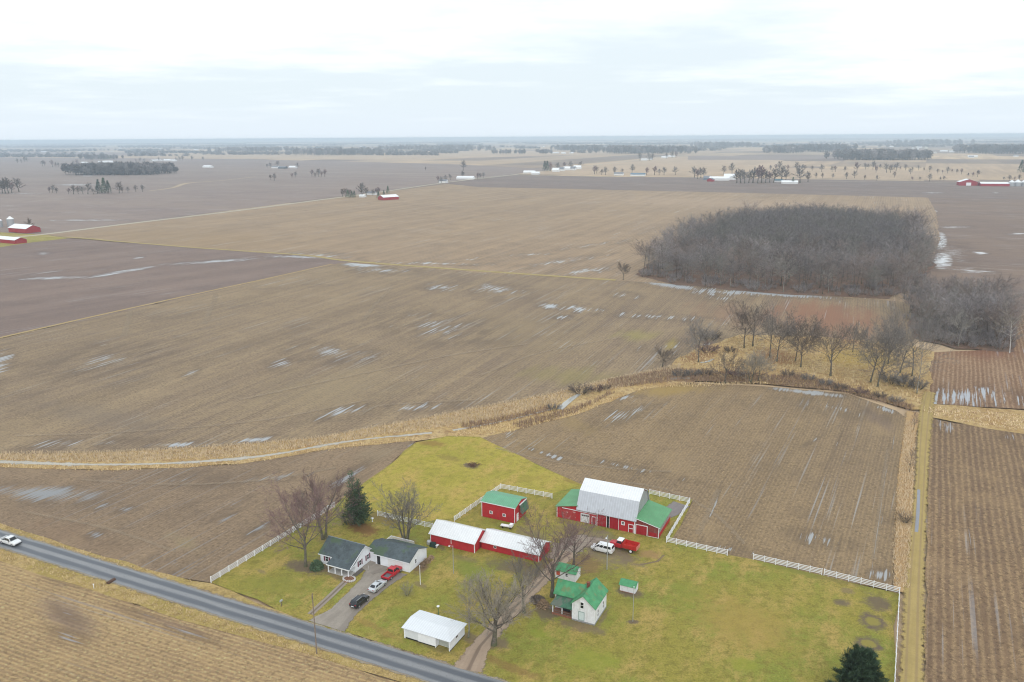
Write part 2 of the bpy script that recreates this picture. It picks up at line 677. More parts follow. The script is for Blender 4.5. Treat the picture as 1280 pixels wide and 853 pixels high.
for i, c in enumerate(palette):
    e = rp.color_ramp.elements[i] if i < 2 else rp.color_ramp.elements.new(i / len(palette))
    e.position = i / len(palette)
    e.color = (*c, 1)
t.put(rp.inputs[0], wn.outputs['Value'])
n1 = t.noise(t.comb(t.m('MULTIPLY', u, 0.08), w), 0.03, 5, 0.65)
c = t.mix(t.m('MULTIPLY', t.rng(n1, 0.35, 0.65), 0.35), rp.outputs[0], lin(120, 106, 98))
n2 = t.noise(t.comb(t.m('MULTIPLY', u, 0.5), w), 0.004, 5, 0.6)
c = t.mix(t.m('MULTIPLY', t.rng(n2, 0.5, 0.7), 0.4), c, lin(196, 172, 140))
t.put(b.inputs['Base Color'], c)
b.inputs['Roughness'].default_value = 0.95
b.inputs['Specular IOR Level'].default_value = 0.1
sheet('ground', [(-44000, -2500), (44000, -2500), (44000, 60000), (-44000, 60000)], mt, z=-0.6, ground=True)

# ------------------------------------------------------------------ fields (photo pixels)
BR = lin(150, 130, 112)
PUR = lin(132, 116, 110)
TAN = lin(186, 158, 128)

m_far_dark = field_mat('soil_far_dark', lin(160, 141, 131), lin(146, 128, 122), 153, lin(158, 139, 124), row=6, rowamp=0.25, band=60, bandamp=0.4,
    wet=[(62, 231, 128, 231, 0.9), (98, 220, 124, 220, 0.8), (60, 275, 160, 275, 0.8), (5, 242, 60, 242, 0.7, .7)], wetcol=(.55, .58, .6), fine=.15)
_Z[0] = -0.5
sheet('far_field', [(-500, 300), (60, 292), (560, 228), (640, 219), (700, 212), (560, 205), (300, 199), (0, 196), (-500, 194)], m_far_dark, z=-0.40, amp=1)
m_far_tan = field_mat('stubble_far', lin(204, 176, 146), lin(188, 162, 136), 63, lin(214, 186, 152), row=8, rowamp=0.2, band=80, bandamp=0.3, fine=.1)
sheet('far_field', [(640, 218), (880, 220), (960, 214), (1005, 206), (960, 197), (830, 196), (760, 204)], m_far_tan, z=-0.36, amp=1)
sheet('far_field', [(1000, 222), (1225, 226), (1212, 216), (1105, 212), (960, 209), (950, 217)], m_far_tan, z=-0.34, amp=1)
sheet('far_field', [(0, 197), (330, 199), (500, 200), (820, 191), (1010, 188), (480, 189), (0, 186)], m_far_tan, z=-0.38, amp=1)
sheet('far_field', [(0, 196), (100, 196), (210, 193), (210, 191), (0, 190)], m_far_dark, z=-0.37, amp=1)
sheet('far_field', [(860, 200), (1000, 200), (1080, 196), (860, 195)], m_far_dark, z=-0.33, amp=1)

m_strip = field_mat('soil_dark', lin(142, 124, 113), lin(130, 113, 106), 153, lin(148, 130, 118), row=3, rowamp=.3, band=25, bandamp=.35, fine=.2,
    wet=[(1150, 241, 1180, 241, .6), (1240, 241, 1250, 241, .6)], wetcol=(.6, .62, .64))
sheet('plowed_field', [(560, 229.5), (640, 219.5), (880, 222), (1300, 229), (1900, 240), (1900, 262), (1160, 248), (880, 241), (600, 235)], m_strip, z=-0.30, amp=.6)

m10 = field_mat('soil_right_of_wood', lin(146, 124, 108), lin(132, 113, 103), 153, lin(150, 128, 112), row=1.6, rowamp=.35, band=9, bandamp=.35,
    wet=[(1166, 300, 1183, 300, 9, 1.5), (1166, 325, 1190, 325, 9, 1.5), (1168, 312, 1215, 320, 12, .45), (1180, 334, 1245, 341, 4, .75), (1215, 315, 1236, 316, 2.2), (1260, 292, 1290, 292, 1), (1170, 284, 1215, 284, 2, .7), (1165, 264, 1172, 264, 1.5)],
    tint=[(1150, 380, 1300, 415, 22, lin(140, 96, 74), .5)], wetcol=(.74, .76, .78), wetrough=.35, wetstretch=.08, fine=.2)
sheet('brown_field', [(1160, 247), (1300, 250), (1900, 262), (1900, 480), (1300, 440), (1262, 440), (1130, 420), (1130, 376), (1165, 330)], m10, z=-0.28, amp=.6)

m5 = field_mat('corn_stubble_tan', lin(163, 139, 113), lin(149, 128, 108), 65, lin(192, 163, 130), row=3.2, rowamp=0.5, band=12, bandamp=0.5,
    wet=[(1040 - 400, 319, 690, 317, 1.5, .8), (640, 336, 760, 318, 3, .75), (690, 343, 770, 334, 5, .75), (355, 317, 440, 322, 5, .7), (565, 327, 605, 322, 2, .7), (700, 312, 790, 300, 2, .5), (440, 327, 640, 331, 2, .55)],
    tint=[(640, 245, 1160, 262, 8, lin(186, 160, 134), .5), (60, 292, 420, 305, 16, lin(160, 134, 100), .5)], wetcol=(.45, .46, .46), wetrough=.3, fine=.35)
sheet('stubble_field', [(50, 293), (560, 230), (600, 234), (880, 240), (1160, 247), (1170, 265), (1175, 300), (1140, 378), (800, 352), (620, 342), (425, 328)], m5, z=-0.22, amp=.5)

m4 = field_mat('bean_stubble_dark', lin(144, 123, 113), lin(132, 113, 106), 50, lin(154, 133, 119), row=1.5, rowamp=.4, band=10, bandamp=.4,
    wet=[(20, 349, 110, 346, 1.8, 1.1), (110, 347, 210, 330, 2.0, 1.1), (205, 331, 330, 323, 1.8, 1.1), (30, 345, 85, 336, 1.5, .6), (165, 324, 180, 321, 1.5, 1), (45, 317, 62, 316, 2, .9), (330, 320, 420, 322, 1.6, 1.1)], wetcol=(.43, .45, .47), wetrough=.25, fine=.35)
sheet('plowed_field', [(-500, 533), (415, 331), (440, 327), (380, 320), (60, 296), (-500, 270)], m4, z=-0.20, amp=.5)

F3WET = [(425, 330, 488, 330, 4.5, 1.4, 1.5), (440, 336, 520, 340, 4, .6), (530, 358, 580, 360, 5, .75), (585, 358, 660, 366, 8, .75), (672, 381, 705, 385, 3.5, 1.15), (700, 385, 752, 388, 4, 1.05),
    (760, 367, 800, 371, 4, .8), (690, 396, 722, 398, 3, .7), (745, 391, 900, 400, 3.5, .75), (800, 352, 880, 362, 4, 1.4, 1.8), (865, 364, 960, 366, 4.5, 1.15), (895, 361, 1040, 372, 3.4, 1.5, 1.8), (880, 372, 930, 374, 4, .5),
    (355, 434, 480, 446, 10, .55), (335, 458, 380, 452, 7, .6), (225, 472, 250, 462, 5, .35), (-20, 470, 16, 445, 20, .85), (120, 432, 140, 430, 3, .5), (390, 522, 470, 508, 7, .7), (470, 512, 560, 506, 6, .7),
    (170, 557, 265, 554, 5, 1.0, 2.2), (270, 553, 360, 546, 4.5, 1.0, 2.2), (20, 556, 180, 552, 6, .45), (860, 426, 905, 436, 5, .7), (800, 436, 870, 430, 6, .5), (470, 400, 620, 415, 16, .25), (60, 460, 200, 440, 14, .25)]
m3 = field_mat('bean_stubble_wide', lin(150, 128, 105), lin(136, 116, 100), 66.5, lin(176, 153, 119), row=1.3, rowamp=.45, band=5.5, bandamp=.62, wet=F3WET,
    tint=[(780, 470, 640, 468, 14, lin(150, 138, 84), .5), (760, 420, 830, 418, 8, lin(158, 148, 84), .55), (830, 432, 850, 428, 9, lin(170, 150, 80), .6), (930, 384, 1135, 412, 24, lin(152, 108, 84), .8), (850, 385, 980, 400, 16, lin(150, 116, 94), .5),
          (300, 500, 540, 470, 34, lin(160, 142, 110), .35), (560, 400, 760, 430, 30, lin(160, 140, 106), .3), (0, 500, 260, 540, 18, lin(132, 118, 104), .4)], wetcol=(.40, .42, .44), wetrough=.25)
sheet('stubble_field', [(-700, 578), (415, 331), (427, 328), (620, 342), (800, 352), (1140, 378), (1142, 440), (960, 470), (850, 462), (690, 500), (540, 526), (400, 552), (300, 561), (0, 572), (-300, 580)], m3, z=-0.16, amp=.35)

m8 = field_mat('corn_stubble_red', lin(148, 112, 84), lin(134, 104, 82), 61, lin(184, 154, 124), row=1.55, rowamp=.75, band=9, bandamp=.25,
    wet=[(1150, 496, 1262, 496, 12, 1.0), (1262, 500, 1400, 512, 9, .9), (1150, 503, 1180, 506, 5, .8)], tint=[(1165, 438, 1300, 440, 10, lin(138, 92, 72), .6)], wetcol=(.42, .45, .49), wetrough=.2)
sheet('corn_field', [(1150, 440), (1262, 437), (1280, 385), (1900, 420), (1900, 570), (1300, 512), (1152, 504)], m8, z=-0.14, amp=.3)

m2 = field_mat('bean_stubble_wet', lin(152, 129, 105), lin(138, 118, 100), 63, lin(168, 143, 113), row=1.0, rowamp=.45, band=6, bandamp=.4,
    wet=[(-40, 613, 145, 619, 11, 1.3, 2.4), (90, 628, 190, 640, 6, .5), (285, 604, 400, 589, 6, 1.0, 3.2), (140, 600, 300, 600, 8, .35), (95, 660, 145, 676, 8, .55), (310, 668, 345, 650, 4, .8), (255, 660, 300, 640, 6, .55), (190, 700, 255, 712, 12, .55), (410, 608, 470, 580, 9, .45), (500, 560, 520, 553, 4, .8), (240, 635, 330, 625, 8, .4)],
    tint=[(200, 665, 260, 690, 12, lin(156, 140, 106), .45), (440, 575, 500, 560, 12, lin(160, 142, 114), .5), (0, 645, 180, 690, 20, lin(140, 112, 88), .3)], wetcol=(.24, .25, .26), wetrough=.3)
sheet('stubble_field', [(-310, 583), (0, 583), (140, 588), (300, 580), (420, 560), (522, 549), (482, 586), (430, 621), (400, 641), (264, 728), (200, 718), (0, 656)], m2, z=-0.10, amp=.25)

m6 = field_mat('bean_stubble_behind_barn', lin(153, 129, 100), lin(140, 119, 97), 61.5, lin(178, 152, 114), row=.9, rowamp=.4, band=5.5, bandamp=.4,
    wet=[(762, 498, 798, 496, 4, .9), (740, 530, 800, 512, 9, .55), (770, 520, 830, 505, 7, .45), (620, 545, 650, 538, 6, .8), (655, 558, 720, 580, 3, .8), (720, 570, 860, 600, 4, .45), (878, 670, 900, 615, 3.5, .9), (898, 612, 912, 585, 3, .5),
         (1093, 690, 1112, 560, 3, 1.0), (1104, 640, 1118, 545, 4, .8), (1085, 718, 1113, 718, 8, .85), (1000, 560, 1052, 530, 2.5, .35), (1030, 590, 1053, 540, 3, .6), (955, 484, 1060, 496, 3.5, 1.35, 1.8), (1095, 508, 1122, 516, 3, 1.4), (985, 665, 1060, 680, 9, .45), (985, 500, 1100, 520, 8, .3), (870, 680, 960, 694, 7, .35)],
    tint=[(780, 490, 900, 484, 8, lin(170, 142, 80), .7), (690, 520, 760, 545, 12, lin(160, 136, 92), .5), (640, 560, 720, 560, 12, lin(158, 134, 96), .4), (1060, 500, 1125, 540, 10, lin(126, 108, 98), .5)], wetcol=(.36, .37, .375), wetrough=.3)
sheet('stubble_field', [(598, 546), (720, 516), (800, 484), (880, 479), (960, 483), (1060, 492), (1120, 513), (1136, 524), (1122, 620), (1114, 738), (940, 700), (835, 676), (866, 626), (806, 612), (728, 606), (692, 590)], m6, z=-0.09, amp=.25)

m7 = field_mat('corn_stubble_rows', lin(144, 116, 88), lin(130, 105, 84), 62.4, lin(180, 151, 113), row=1.55, rowamp=.65, band=6, bandamp=.2,
    wet=[(1165, 528, 1205, 540, 8, .9), (1163, 540, 1160, 625, 3.5, .85), (1159, 625, 1157, 700, 3, .4), (1250, 545, 1300, 550, 8, .6), (1185, 560, 1192, 660, 5, .3), (1205, 620, 1225, 760, 5, .3)],
    tint=[(1165, 850, 1175, 640, 14, lin(128, 108, 94), .3)], wetcol=(.33, .33, .345), wetrough=.35, fine=.7, crop=.6)
sheet('corn_field', [(1163, 521), (1180, 527), (1300, 540), (1900, 570), (1900, 1900), (1150, 1900), (1155, 853), (1159, 624)], m7, z=-0.08, amp=.2)

m1 = field_mat('corn_stubble_front', lin(172, 143, 106), lin(158, 130, 102), -23.5, lin(206, 175, 124), row=.9, rowamp=.6, band=6, bandamp=.3,
    wet=[(55, 725, 100, 738, 7, .65), (60, 745, 100, 770, 14, .5), (150, 757, 260, 800, 6, .35), (60, 790, 110, 800, 8, .35)], tint=[(40, 750, 130, 790, 22, lin(134, 114, 104), .6), (120, 752, 300, 806, 6, lin(140, 116, 100), .5)], wetcol=(.28, .265, .265), wetrough=.4, fine=.6, crop=.6)
sheet('corn_field', [(-1500, 330), (0, 699), (120, 736), (260, 781), (520, 857), (1100, 1060), (1500, 1900), (-3500, 1900)], m1, z=-0.07, amp=.25)

# ------------------------------------------------------------------ grass
DIRT, LEAF, DARK = lin(134, 115, 96), lin(150, 116, 82), lin(118, 102, 88)
GR = (lin(166, 155, 74), lin(147, 153, 68), lin(194, 167, 98), lin(138, 128, 62))
lawn_spots = [(350, 705, 415, 712, 9, DARK, .9), (385, 695, 440, 715, 12, DIRT, .6), (430, 655, 475, 665, 10, lin(128, 88, 62), .8), (395, 672, 425, 678, 9, DIRT, .5), (455, 640, 500, 655, 8, lin(140, 118, 78), .7),
    (492, 680, 522, 676, 7, DIRT, .6), (515, 712, 538, 704, 10, lin(126, 100, 80), .85), (395, 705, 440, 730, 6, DIRT, .6), (535, 672, 560, 690, 5, DARK, .7), (560, 695, 600, 702, 4, DIRT, .5), (600, 702, 690, 716, 10, DARK, .75), (640, 735, 700, 700, 14, DIRT, .6),
    (690, 660, 800, 700, 24, lin(140, 124, 104), .8), (705, 700, 760, 712, 14, lin(138, 112, 80), .75), (640, 660, 700, 690, 14, lin(136, 122, 98), .6), (795, 690, 830, 695, 6, lin(170, 136, 96), .8), (770, 690, 800, 706, 9, DIRT, .7), (680, 660, 740, 668, 5, lin(150, 130, 84), .5),
    (665, 760, 700, 770, 12, DARK, .85), (690, 775, 760, 790, 8, DIRT, .75), (745, 785, 765, 755, 6, DIRT, .6), (600, 800, 640, 805, 10, DIRT, .8), (575, 795, 600, 800, 8, DIRT, .75), (640, 760, 670, 768, 7, DIRT, .75), (770, 738, 806, 742, 8, DARK, .9), (783, 777, 799, 777, 3, DARK, .9),
    (515, 728, 535, 734, 4, DIRT, .6), (500, 742, 520, 742, 5, lin(140, 130, 84), .6), (515, 800, 570, 818, 5, lin(130, 118, 76), .6), (440, 770, 500, 800, 6, lin(160, 128, 78), .5), (590, 815, 680, 850, 7, lin(150, 118, 76), .6),
    (1072, 773, 1110, 781, 11, DARK, 1.0, 1), (1066, 801, 1106, 808, 10, DARK, 1.0, 1), (1041, 752, 1064, 754, 5, DARK, .85), (1050, 737, 1070, 741, 4, DIRT, .6), (1076, 748, 1118, 758, 11, DARK, .85), (1112, 748, 1124, 838, 3, DIRT, .7), (950, 705, 1110, 740, 3, lin(118, 110, 66), .5),
    (320, 712, 336, 718, 3, DIRT, .5), (900, 690, 940, 696, 3, DARK, .6), (700, 760, 720, 750, 8, DARK, .6),
    (700, 820, 780, 830, 16, lin(150, 158, 62), .6), (660, 790, 690, 795, 7, lin(148, 158, 60), .6), (905, 825, 955, 835, 9, lin(156, 158, 64), .6), (560, 700, 610, 725, 14, lin(132, 140, 62), .6), (940, 700, 1040, 722, 8, lin(138, 142, 62), .6), (840, 735, 880, 742, 14, lin(146, 146, 64), .5), (850, 760, 1010, 800, 34, lin(184, 152, 88), .45), (280, 725, 400, 735, 12, lin(146, 144, 66), .5)]
m_lawn = grass_mat('lawn_grass', GR, lawn_spots)
sheet('lawn', [(264, 728), (340, 681), (417, 635), (430, 621), (480, 586), (520, 553), (560, 545), (600, 546), (692, 590), (728, 606), (806, 612), (866, 624), (838, 676), (940, 699), (1124, 742), (1117, 860), (1113, 975), (900, 945), (620, 848), (480, 805), (380, 776)], m_lawn, z=-0.04, amp=.25)
ML = (lin(189, 174, 82), lin(175, 166, 73), lin(204, 174, 100), lin(154, 142, 66))
m_mead = grass_mat('meadow_grass', ML, [(576, 581, 600, 583, 4, DARK, .9), (545, 570, 580, 575, 4, lin(140, 120, 72), .5), (520, 553, 560, 556, 4, lin(150, 112, 72), .6), (700, 598, 730, 604, 4, lin(150, 124, 74), .6), (640, 600, 690, 596, 4, lin(160, 140, 72), .4)])
sheet('meadow', [(420, 634), (482, 587), (522, 553), (560, 546), (600, 547), (692, 591), (728, 606), (690, 617), (628, 606), (568, 648), (530, 652), (474, 640)], m_mead, z=-0.02, amp=.3)
m_creek = grass_mat('creek_grass', (lin(206, 176, 122), lin(192, 158, 106), lin(218, 190, 142), lin(150, 116, 86)), [(830, 474, 1000, 486, 7, lin(120, 94, 80), .7), (960, 478, 1140, 512, 6, lin(116, 90, 76), .8), (850, 450, 900, 440, 8, lin(140, 96, 68), .6), (940, 440, 1000, 450, 10, lin(146, 100, 72), .6), (1020, 445, 1130, 450, 12, lin(186, 158, 84), .7), (1040, 420, 1080, 428, 5, lin(140, 100, 76), .6), (1000, 425, 1030, 425, 4, lin(150, 112, 78), .5)])
sheet('creek_meadow', [(828, 466), (846, 448), (870, 436), (925, 418), (1020, 420), (1140, 432), (1168, 440), (1158, 512), (1140, 512), (1118, 506), (1060, 489), (960, 480), (880, 476), (800, 482)], m_creek, z=-0.05, amp=.8)
sheet('creek_bank', [(-330, 571), (0, 567), (150, 565), (300, 556), (400, 547), (480, 532), (560, 517), (690, 492), (760, 475), (850, 456), (870, 478), (800, 487), (722, 518), (600, 548), (560, 546), (522, 551), (420, 560), (300, 580), (140, 588), (0, 584), (-310, 584)], m_creek, z=-0.045, amp=.35)
sheet('creek_bank', [(1150, 505), (1200, 507), (1300, 516), (1900, 572), (1900, 600), (1300, 545), (1230, 535), (1150, 519)], m_creek, z=-0.046, amp=.4)
m_wood = grass_mat('leaf_litter', (lin(134, 112, 98), lin(142, 112, 94), lin(156, 124, 100), lin(110, 92, 82)), [])
sheet('wood_floor', [(84, 536), (104, 494), (150, 468), (194, 454), (216, 447), (300, 560), (386, 739), (356, 860), (263, 868), (146, 700)], m_wood, z=-0.06, amp=1.5, step=9, ground=True)
sheet('wood_floor', [(1134, 404), (1150, 425), (1195, 436), (1268, 440), (1262, 395), (1150, 380)], m_wood, z=-0.062, amp=1.0)
m_verge = grass_mat('verge_grass', (lin(196, 168, 110), lin(180, 160, 92), lin(210, 182, 128), lin(156, 132, 88)), [])
sheet('verge', [(-700, 448), (0, 654), (130, 696), (240, 726), (264, 729), (380, 777), (480, 806), (620, 849), (900, 946), (1113, 976), (1300, 1060), (1300, 1080), (900, 990), (480, 834), (0, 684), (-700, 472)], m_verge, z=-0.03, amp=.2)
sheet('verge', [(-1500, 249), (0, 683), (260, 764), (480, 834), (900, 980), (1300, 1120), (1300, 1150), (900, 1000), (520, 858), (260, 784), (120, 739), (0, 701), (-1500, 330)], m_verge, z=-0.031, amp=.3)

_Z[0] = 0.0
m_track = strip_mat('faint_track', lin(190, 170, 146), lin(178, 158, 132), soft=.7, alpha=.32)
for T_, w_ in (([(898, 612), (884, 645), (872, 668)], 2.6), ([(735, 604), (790, 604), (850, 618), (900, 648), (930, 680)], 2.2), ([(162, 388), (160, 402), (155, 420)], 5), ([(270, 368), (264, 384), (255, 405)], 5), ([(1110, 560), (1102, 620), (1092, 700)], 2.0),
               ([(620, 560), (680, 575), (760, 585), (840, 590)], 2.0), ([(450, 520), (470, 508), (520, 504), (600, 500)], 3), ([(20, 545), (160, 540), (330, 525), (460, 500)], 2.4), ([(100, 600), (220, 606), (330, 600), (420, 585)], 2.0), ([(30, 640), (130, 660), (220, 690)], 1.8),
               ([(660, 430), (560, 445), (440, 470), (300, 500)], 3), ([(455, 400), (470, 380), (490, 360)], 4), ([(600, 470), (680, 440), (790, 420)], 2.5)):
    strip('wheel_track', T_, w_, m_track)
# lane along the field with its strip of dead weeds
m_lane = strip_mat('lane_grass', lin(188, 164, 106), lin(172, 150, 96), tracks=(lin(150, 126, 100), (-0.34, 0.28), 0.13, .45), soft=.45)
strip('grass_lane', [(1138, 900), (1141, 800), (1144, 720), (1148, 660), (1152, 600), (1154, 560), (1158, 515), (1162, 490)], [5.2, 5.2, 5, 4.4, 4.2, 4.6, 6, 5], m_lane, z=-.030)
m_weed = strip_mat('weed_strip', lin(196, 164, 118), lin(180, 146, 104), soft=.3)
strip('weed_strip', [(1127, 740), (1129, 690), (1131, 640), (1132, 600), (1137, 545), (1143, 515)], [3.4, 4.5, 4.8, 5, 4.2, 6], m_weed, z=-.036)
m_pud, t_, b_ = new_mat('puddle_water')
b_.inputs['Base Color'].default_value = (.15, .165, .185, 1)
b_.inputs['Roughness'].default_value = 0.07
b_.inputs['IOR'].default_value = 1.33
nn = t_.noise(t_.pos(), 0.5, 4)
t_.put(b_.inputs['Normal'], t_.bump(nn, .2, .05))
m_ice = strip_mat('creek_ice', lin(190, 188, 178), lin(172, 170, 164), soft=.15, rough=.16, spec=.5)
m_wat = strip_mat('creek_water', lin(176, 168, 154), lin(198, 190, 176), soft=.6, rough=.35, spec=.5)
strip('puddle', [(1148.5, 612), (1147.5, 640), (1145.5, 665)], [.75, .85, .8], strip_mat('lane_puddle', lin(132, 134, 142), lin(140, 142, 150), soft=.1, rough=.1, spec=.5), z=-.024)
strip('creek_water', [(-310, 579), (-100, 579), (0, 577.5), (100, 580.5), (200, 579.5), (300, 573), (360, 565), (420, 554), (470, 547.5), (540, 541)], [3, 3, 4.2, 2.6, 2.0, 3.4, 1.8, 3.0, 1.6, 2.6], m_wat, amp=.5, step=2.5, z=-.038)
strip('creek_water', [(566, 538), (600, 532), (640, 524), (690, 511)], [2.2, 1.8, 1.2, 2], m_wat, z=-.037)
strip('creek_ice', [(700, 512), (708, 504), (716, 498), (724, 493)], [2.4, 2.6, 2.4, 1.6], m_ice)
strip('creek_ice', [(838, 474), (850, 473), (862, 473)], [2.5, 2.5, 2], m_ice)
strip('creek_ice', [(876, 454), (886, 452), (892, 449)], [1.6, 1.6, 1], m_ice)
strip('field_edge_grass', [(-300, 495), (0, 422), (200, 377), (330, 349), (415, 330)], [3.4, 3.4, 3.2, 3.2, 3], strip_mat('edge_grass', lin(192, 166, 118), lin(176, 152, 104), soft=.4), z=-.145)
m_edge = strip_mat('edge_grass_green', lin(182, 162, 100), lin(170, 148, 92), tracks=(lin(196, 180, 150), (0,), .3, .6), soft=.25)
strip('field_track', [(-300, 284), (45, 295), (150, 302), (250, 310), (380, 319), (440, 326.5), (620, 340), (770, 350)], [5, 6, 5, 5, 5, 6, 6, 6], m_edge, z=-.11)
sheet('farm_grass', [(-400, 330), (0, 309), (40, 303), (85, 298), (60, 294), (-60, 287), (-400, 287)], grass_mat('farm_grass', (lin(176, 164, 88), lin(160, 152, 80), lin(186, 166, 104), lin(146, 136, 80))), z=-0.12)

# ------------------------------------------------------------------ roads
def straight(a, b, k0, k1):
    a, b = G(*a).to_2d(), G(*b).to_2d()
    n = 24
    return [a + (b - a) * (k0 + (k1 - k0) * k / n) for k in range(n + 1)]


m_road = strip_mat('asphalt', lin(134, 136, 139), lin(148, 148, 149), tracks=(lin(92, 96, 104), (-.47, .43), .36, .9), soft=.08, rough=.5, spec=.4, mid=(lin(150, 150, 152), .5))
m_shld = strip_mat('road_shoulder', lin(170, 160, 140), lin(152, 136, 118), soft=.2)
rd = straight((0, 673), (480, 820.5), -12, 8)
strip('road_shoulder', rd, 7.0, m_shld, ground=True, z=0.012)
strip('road', rd, 5.5, m_road, ground=True, z=0.02, rise=.05)
m_gravel = strip_mat('gravel_road', lin(206, 196, 176), lin(190, 178, 158), soft=.15)
strip('gravel_road', [(-300, 318), (-60, 302), (45, 294), (150, 281), (300, 263), (400, 250), (480, 239.5), (560, 228), (640, 219), (700, 211.5), (800, 200), (850, 194.5), (1000, 187)], 9, m_gravel, z=-0.1, step=20)
strip('gravel_road', [(560, 228), (640, 219.3), (760, 221), (880, 222), (1010, 226.5), (1210, 229), (1900, 243)], [6, 7, 6, 6, 5, 5, 5], m_gravel, z=-0.11, step=20)
strip('gravel_road', [(1157, 190), (1158.2, 180.5)], 22, m_gravel, z=-0.1, step=60)
strip('gravel_road', [(0, 212), (300, 214), (480, 217), (640, 217.5)], 7, m_gravel, z=-0.105, step=40)
strip('creek_path', [(185, 239), (215, 235), (235, 229), (275, 226), (320, 221)], [10, 12, 22, 10, 10], strip_mat('waterway_grass', lin(196, 174, 146), lin(186, 164, 138), soft=.4), z=-0.108, step=30)

# ------------------------------------------------------------------ drives and paths
m_drive = strip_mat('driveway', lin(172, 162, 150), lin(152, 142, 131), tracks=(lin(132, 122, 113), (.75,), .3, .6), soft=.12, rough=.7)
strip('driveway', [(408, 783), (428, 766), (447, 748), (468, 729), (484, 713)], [9.5, 6.4, 6.6, 7.6, 10.5], m_drive, z=0.024)
strip('driveway', [(455, 712), (470, 705), (487, 699)], [7, 8, 5], m_drive, z=0.028)
m_concrete = strip_mat('concrete_path', lin(172, 160, 146), lin(156, 142, 128), soft=.05, mid=(lin(118, 104, 90), .8))
strip('garden_path', [(388, 768), (410, 748), (432, 727), (449, 713)], 1.5, m_concrete, z=0.016)
strip('gravel_patch', [(442, 720), (452, 711), (462, 703)], [1.6, 2, 2.2], strip_mat('dark_gravel', lin(104, 98, 94), lin(116, 108, 100), soft=.2), z=0.02)
m_dirtlane = strip_mat('dirt_lane', lin(186, 164, 142), lin(170, 148, 128), tracks=(lin(122, 104, 90), (0.0,), .2, .75), soft=.3)
strip('dirt_lane', [(585, 838), (600, 808), (622, 783), (648, 755), (672, 731), (692, 709), (712, 690)], [7, 4.6, 4.2, 3.8, 3.6, 3.6, 5], m_dirtlane, z=0.014)
m_yard = strip_mat('gravel_yard', lin(168, 152, 138), lin(150, 136, 122), soft=.45)
strip('gravel_yard', [(694, 700), (710, 684), (726, 676), (748, 678), (770, 684)], [6, 10, 9, 7, 5], m_yard, z=0.010)
strip('concrete_apron', [(827, 648), (838, 640), (852, 630)], [3, 5, 5], strip_mat('apron', lin(150, 142, 140), lin(138, 130, 128), soft=.15), z=0.012)
strip('garden_path', [(662, 748), (676, 752), (690, 761)], 1.0, strip_mat('stone_path', lin(150, 136, 124), lin(128, 114, 104), soft=.4), z=0.016)
strip('gravel_patch', [(800, 706), (822, 702), (830, 694)], [.5, .9, .5], strip_mat('mud_ring', lin(150, 128, 100), lin(130, 112, 90), soft=.5), z=0.016)
# ------------------------------------------------------------------ building materials
RED = (0.55, 0.03, 0.038)
M_red = paint('red_boards', RED, .65, .14, 1.2, lines=(0, .3, -.02), dirt=((.28, .10, .09), .25))
M_red_side = paint('red_boards_side', RED, .65, .14, 1.2, lines=(1, .3, -.02), dirt=((.28, .10, .09), .3))
M_red_old = paint('faded_red_boards', (.27, .05, .045), .8, .3, 1.4, lines=(1, .28, -.02), dirt=((.22, .17, .15), .75))
M_red_flat = paint('red_boards_front_old', (.29, .06, .05), .8, .3, 1.6, lines=(0, .28, -.02), dirt=((.24, .19, .17), .7))
M_red_door = paint('red_door_paint', (.40, .02, .03), .55, .12, 2, lines=(0, .6, -.015))
M_pink = paint('worn_red_door', (.40, .05, .05), .7, .2, 1.5, spots=((.62, .42, .40), .8, .55, .8))
M_white = paint('white_paint', (.82, .83, .85), .5, .05, 2)
M_side = paint('white_siding', (.82, .84, .87), .5, .05, 1.0, lines=(2, .2, .015))
M_oldside = paint('weathered_white_siding', (.78, .79, .81), .6, .1, 1.3, lines=(2, .15, .012), dirt=((.48, .46, .43), .5))
M_metal = paint('white_ribbed_metal', (.86, .87, .88), .35, .05, .6, lines=(0, .6, -.03), spec=.5, dirt=((.62, .64, .66), .35))
M_metal_old = paint('streaked_white_metal', (.56, .585, .63), .4, .07, .8, lines=(0, .6, -.03), spec=.5, dirt=((.42, .43, .45), .5))
M_galv = paint('grey_metal_siding', (.40, .41, .41), .5, .1, .8, lines=(1, .4, -.02))
M_galv_f = paint('grey_metal_low', (.36, .34, .33), .6, .25, 1.2, lines=(1, .4, -.02), dirt=((.26, .16, .14), .5))
GREEN = (.115, .36, .155)
M_green = paint('green_metal_roof', GREEN, .45, .16, .5, lines=(0, .45, -.025), spec=.4, dirt=((.16, .26, .15), .5))
M_green_shed = paint('pale_green_roof', (.17, .42, .26), .5, .12, .6, lines=(0, .5, -.02), dirt=((.20, .33, .24), .4))
M_green_house = paint('green_shingles', (.085, .31, .145), .7, .25, .8, lines=(2, .14, .02), spots=((.17, .22, .10), .55, .52, .8))
M_green_dark = paint('green_shingles_worn', (.06, .16, .10), .75, .3, 1.0, lines=(2, .14, .02), spots=((.16, .15, .13), .7, .45, .7))
M_shingle = paint('slate_grey_shingles', (.092, .115, .125), .75, .3, .5, lines=(2, .16, .02), spots=((.075, .115, .058), .26, .50, .8), dirt=((.045, .052, .056), .7))
M_glass, t, b = new_mat('window_glass')
b.inputs['Base Color'].default_value = (.02, .022, .026, 1)
b.inputs['Roughness'].default_value = .08
n = t.noise(t.obj(), .9, 2)
t.put(b.inputs['Normal'], t.bump(n, .15, .03))
M_board = paint('window_board', (.62, .70, .70), .6, .08, 3)
M_shut = paint('maroon_shutter', (.17, .025, .06), .6, .1, 3, lines=(2, .12, .01))
M_brick = paint('chimney_brick', (.25, .085, .055), .85, .3, 6, lines=(2, .09, -.01))
M_porch = paint('porch_base_brick', (.28, .12, .075), .85, .3, 4)
